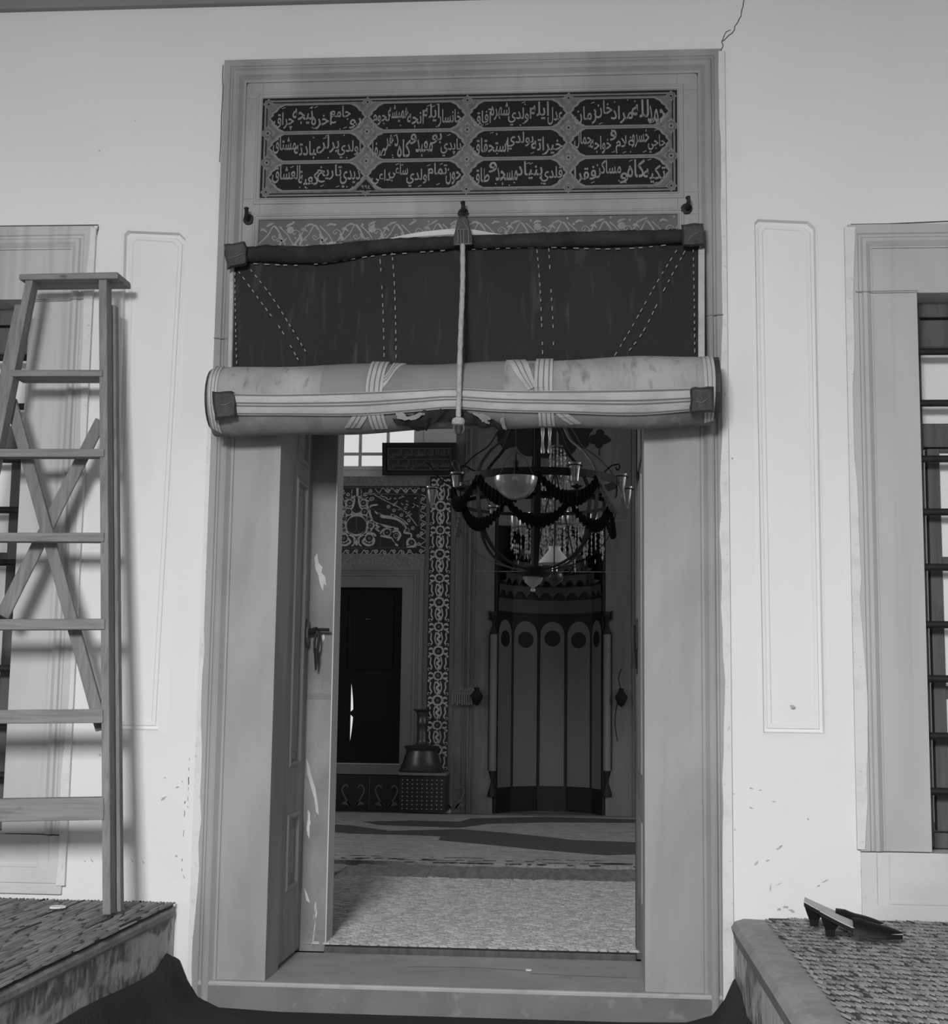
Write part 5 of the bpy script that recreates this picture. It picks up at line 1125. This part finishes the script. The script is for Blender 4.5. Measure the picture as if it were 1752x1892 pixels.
for px, py, y in ((851, 903, 2.58), (1066, 899, 2.40)):   # small drip dishes on stalks
    p = P(px, py, y); b = MB(); b.lathe((p.x, y, p.z), [(.004, -.05), (.005, -.012), (.026, -.002), (.030, .004), (.008, .004), (.008, .014)], 16); b.build('drip_dish', 'iron', ch, True)
# scrolls
b = MB(); b.tube(bez([tuple(P(1097, 872, YCH)), tuple(P(1110, 878, YCH)), tuple(P(1128, 862, YCH)), tuple(P(1143, 858, YCH)), tuple(P(1145, 866, YCH)), tuple(P(1140, 868, YCH)), tuple(P(1138, 863, YCH))], 6), .004, 6); b.build('scroll', 'iron', ch, True)
b = MB(); b.tube(bez([tuple(P(885, 873, 2.6)), tuple(P(872, 868, 2.6)), tuple(P(860, 861, 2.6)), tuple(P(852, 862, 2.6)), tuple(P(853, 870, 2.6))], 6), .004, 6); b.build('scroll', 'iron', ch, True)
b = MB(); b.tube(bez([tuple(P(846, 874, 2.6)), tuple(P(837, 860, 2.6)), tuple(P(838, 852, 2.6)), tuple(P(846, 856, 2.6)), tuple(P(852, 872, 2.6))], 6), .004, 6); b.build('scroll', 'iron_light', ch, True)
b = MB(); b.tube(bez([tuple(P(786, 855, 2.8)), tuple(P(795, 860, 2.8)), tuple(P(806, 877, 2.8)), tuple(P(824, 892, 2.8)), tuple(P(838, 897, 2.8))], 6), .004, 6); b.build('scroll', 'iron', ch, True)
# big glass bowl on chains
yb = 2.24; pc = P(953, 882, yb); bo = thing('hanging_glass_bowl', (pc.x, yb, pc.z - .11), 'round clear glass bowl hung on thin chains at the chandelier front', 'glass bowl')
r = .108; b = MB(); pr = [(r * math.sin(t), -.112 * math.cos(t) + .0) for t in [PI / 2 * i / 12 for i in range(13)]]; pr2 = [((r - .006) * math.sin(t), -.106 * math.cos(t)) for t in [PI / 2 * i / 12 for i in range(12, -1, -1)]]
b.lathe((pc.x, yb, pc.z), pr + pr2, 36); b.build('bowl', 'bowl', bo, True)
b = MB()
for a in (.5, 2.6, 4.7): b.tube([(pc.x + r * math.cos(a), yb + r * math.sin(a), pc.z), (pc.x + .05 * math.cos(a), yb + .05 * math.sin(a), pc.z + .10), (pc.x, yb, pc.z + .13), ], .0022, 6)
b.tube([(pc.x, yb, pc.z + .13), tuple(P(953, 790, yb + .1))], .0022, 6); b.build('chain', 'iron_light', bo)
b = MB(); b.lathe((pc.x, yb, pc.z), [(.004, -.055), (.006, .02), (.03, .035), (.036, .042), (.012, .05), (.016, .075), (.006, .085), (.004, .13)], 16); b.build('wick_holder', 'iron', bo, True)
# bottom dish with finial, hanging oil lamp with white shade behind, crystal chandelier
yb = 2.8; pc = P(985, 1070, yb); o = thing('glass_dish', (pc.x, yb, pc.z - .07), 'small glass dish with a knob finial under the chandelier', 'glass dish')
b = MB(); b.lathe((pc.x, yb, pc.z), [(0, -.068), (.012, -.064), (.013, -.054), (.006, -.046), (.022, -.036), (.042, -.020), (.052, .004), (.054, .014), (.048, .012), (.02, -.026), (0, -.030)], 24); b.build('dish', 'bowl', o, True)
b = MB(); b.lathe((pc.x, yb, pc.z), [(.056, .012), (.058, .018), (.03, .024), (.006, .03)], 20); b.build('collar', 'iron', o, True)
yl = 3.6; pl = P(1025, 1040, yl); lp = thing('hanging_oil_lamp', (pl.x, yl, pl.z - .15), 'hanging oil lamp with white conical shade behind the chandelier', 'lamp')
b = MB(); b.lathe_open((pl.x, yl, pl.z), [(.100, -.005), (.098, .0), (.050, .055), (.036, .072), (.034, .085), (.040, .095), (.038, .095), (.032, .085), (.034, .070), (.094, -.003)], 32); b.build('lamp_shade', 'shade', lp, True)
b = MB(); b.lathe((pl.x, yl, pl.z), [(.012, .05), (.014, .0), (.018, -.02), (.02, -.05)], 16); b.build('chimney', 'glass', lp, True)
b = MB(); b.lathe((pl.x, yl, pl.z - .09), [(0, -.05), (.006, -.045), (.018, -.035), (.045, -.015), (.052, .01), (.05, .025), (.02, .04), (.014, .05)], 20); b.build('reservoir', 'brass', lp, True)
b = MB(); ctr = Vector((pl.x, yl, pl.z - .075))
for a in (0, PI / 2, PI, 3 * PI / 2): b.tube(bez([tuple(ctr + Vector((.05 * math.cos(a), .05 * math.sin(a), 0))), tuple(ctr + Vector((.085 * math.cos(a), .085 * math.sin(a), .02))), tuple(ctr + Vector((.11 * math.cos(a), .11 * math.sin(a), .08))), tuple(ctr + Vector((.07 * math.cos(a), .07 * math.sin(a), .3))), tuple(ctr + Vector((0, 0, .62)))], 5), .004, 6)
b.tube([tuple(ctr + Vector((0, 0, .62))), (pl.x, yl, 6.0)], .003, 6); b.build('harp', 'iron', lp, True)
yk = 4.6; kc = P(1030, 930, yk); kr = thing('crystal_chandelier', (kc.x, yk, kc.z - .4), 'crystal chandelier with tiers of glass drops behind the iron hoops', 'chandelier')
def drops(n, r, z, ln, th_off=0, wd=.010, name='crystal_fringe', tz=0):
    b = MB()
    for i in range(n):
        a = 2 * PI * i / n + th_off + R(-.05, .05); x = kc.x + r * math.cos(a); y = yk + r * math.sin(a); zt = kc.z + z; end = zt - ln * R(.8, 1.2)
        while zt > end:
            l = R(.018, .046); w_ = wd * R(.4, .95); ro = R(0, PI)
            if random.random() < .85:
                ring_ = [(x + w_ * math.cos(ro + t), y + w_ * math.sin(ro + t)) for t in (0, PI / 2, PI, 3 * PI / 2)]
                b.add([(x, y, zt)] + [(p[0], p[1], zt - l * .45) for p in ring_] + [(x, y, zt - l)], [(0, 1 + j, 1 + (j + 1) % 4) for j in range(4)] + [(5, 1 + (j + 1) % 4, 1 + j) for j in range(4)])
            zt -= l
    b.build(name, 'crystal', kr, kind='stuff')
for r, z, ln, n in ((.05, .36, .16, 12), (.07, .22, .15, 16), (.10, .14, .12, 18), (.13, .02, .16, 24), (.16, -.10, .15, 26), (.30, -.18, .16, 34), (.12, -.22, .18, 22), (.20, -.16, .16, 24)): drops(n, r, z, ln)
b = MB(); b.tube([(kc.x, yk, kc.z - .4), (kc.x, yk, 5.98)], .006, 8)
for r, z in ((.05, .37), (.10, .15), (.16, -.09), (.30, -.17), (.20, -.15)):
    b.tube([(kc.x + r * math.cos(t), yk + r * math.sin(t), kc.z + z) for t in [2 * PI * i / 28 for i in range(28)]], .004, 6, True)
    for q in range(4): a = q * PI / 2 + .3; b.tube([(kc.x, yk, kc.z + z + .03), (kc.x + r * math.cos(a), yk + r * math.sin(a), kc.z + z)], .003, 5)
b.build('frame', 'iron_light', kr)
for i in range(8):
    a = 2 * PI * i / 8 + .2; x = kc.x + .28 * math.cos(a); y = yk + .28 * math.sin(a)
    b = MB(); b.lathe_open((x, y, kc.z - .19), [(.012, 0), (.02, .01), (.028, .06), (.030, .10), (.027, .10), (.024, .06), (.014, .012)], 14); b.build('candle_glass', 'glass', kr, True)
for px in (1003, 1016):
    p = P(px, 810, yk); b = MB(); b.lathe((p.x, yk, p.z - .10), [(.014, 0), (.018, .02), (.010, .05), (.008, .10), (.013, .14), (.012, .17), (.004, .18)], 12); b.build('glass_finial', 'crystal', kr, True)

# a scrap of paper, and an emulsion fleck added on the step
for px, py, z, lab in ((105, 1677, .298, 'small white paper scrap lying on the left reed mat'), (978, 1793, .0412, 'tiny white emulsion fleck added on the marble step')):
    p = PZ(px, py, z); k = 1 if z > .1 else .45; b = MB(); q = [(p.x + k * .026 * math.cos(t) * R(.7, 1.1), p.y + k * .035 * math.sin(t) * R(.7, 1.1)) for t in [2 * PI * i / 9 for i in range(9)]]
    b.prism_z(q, z, z + .004); tag(b.build('white_fleck', 'shade'), lab, 'paper')
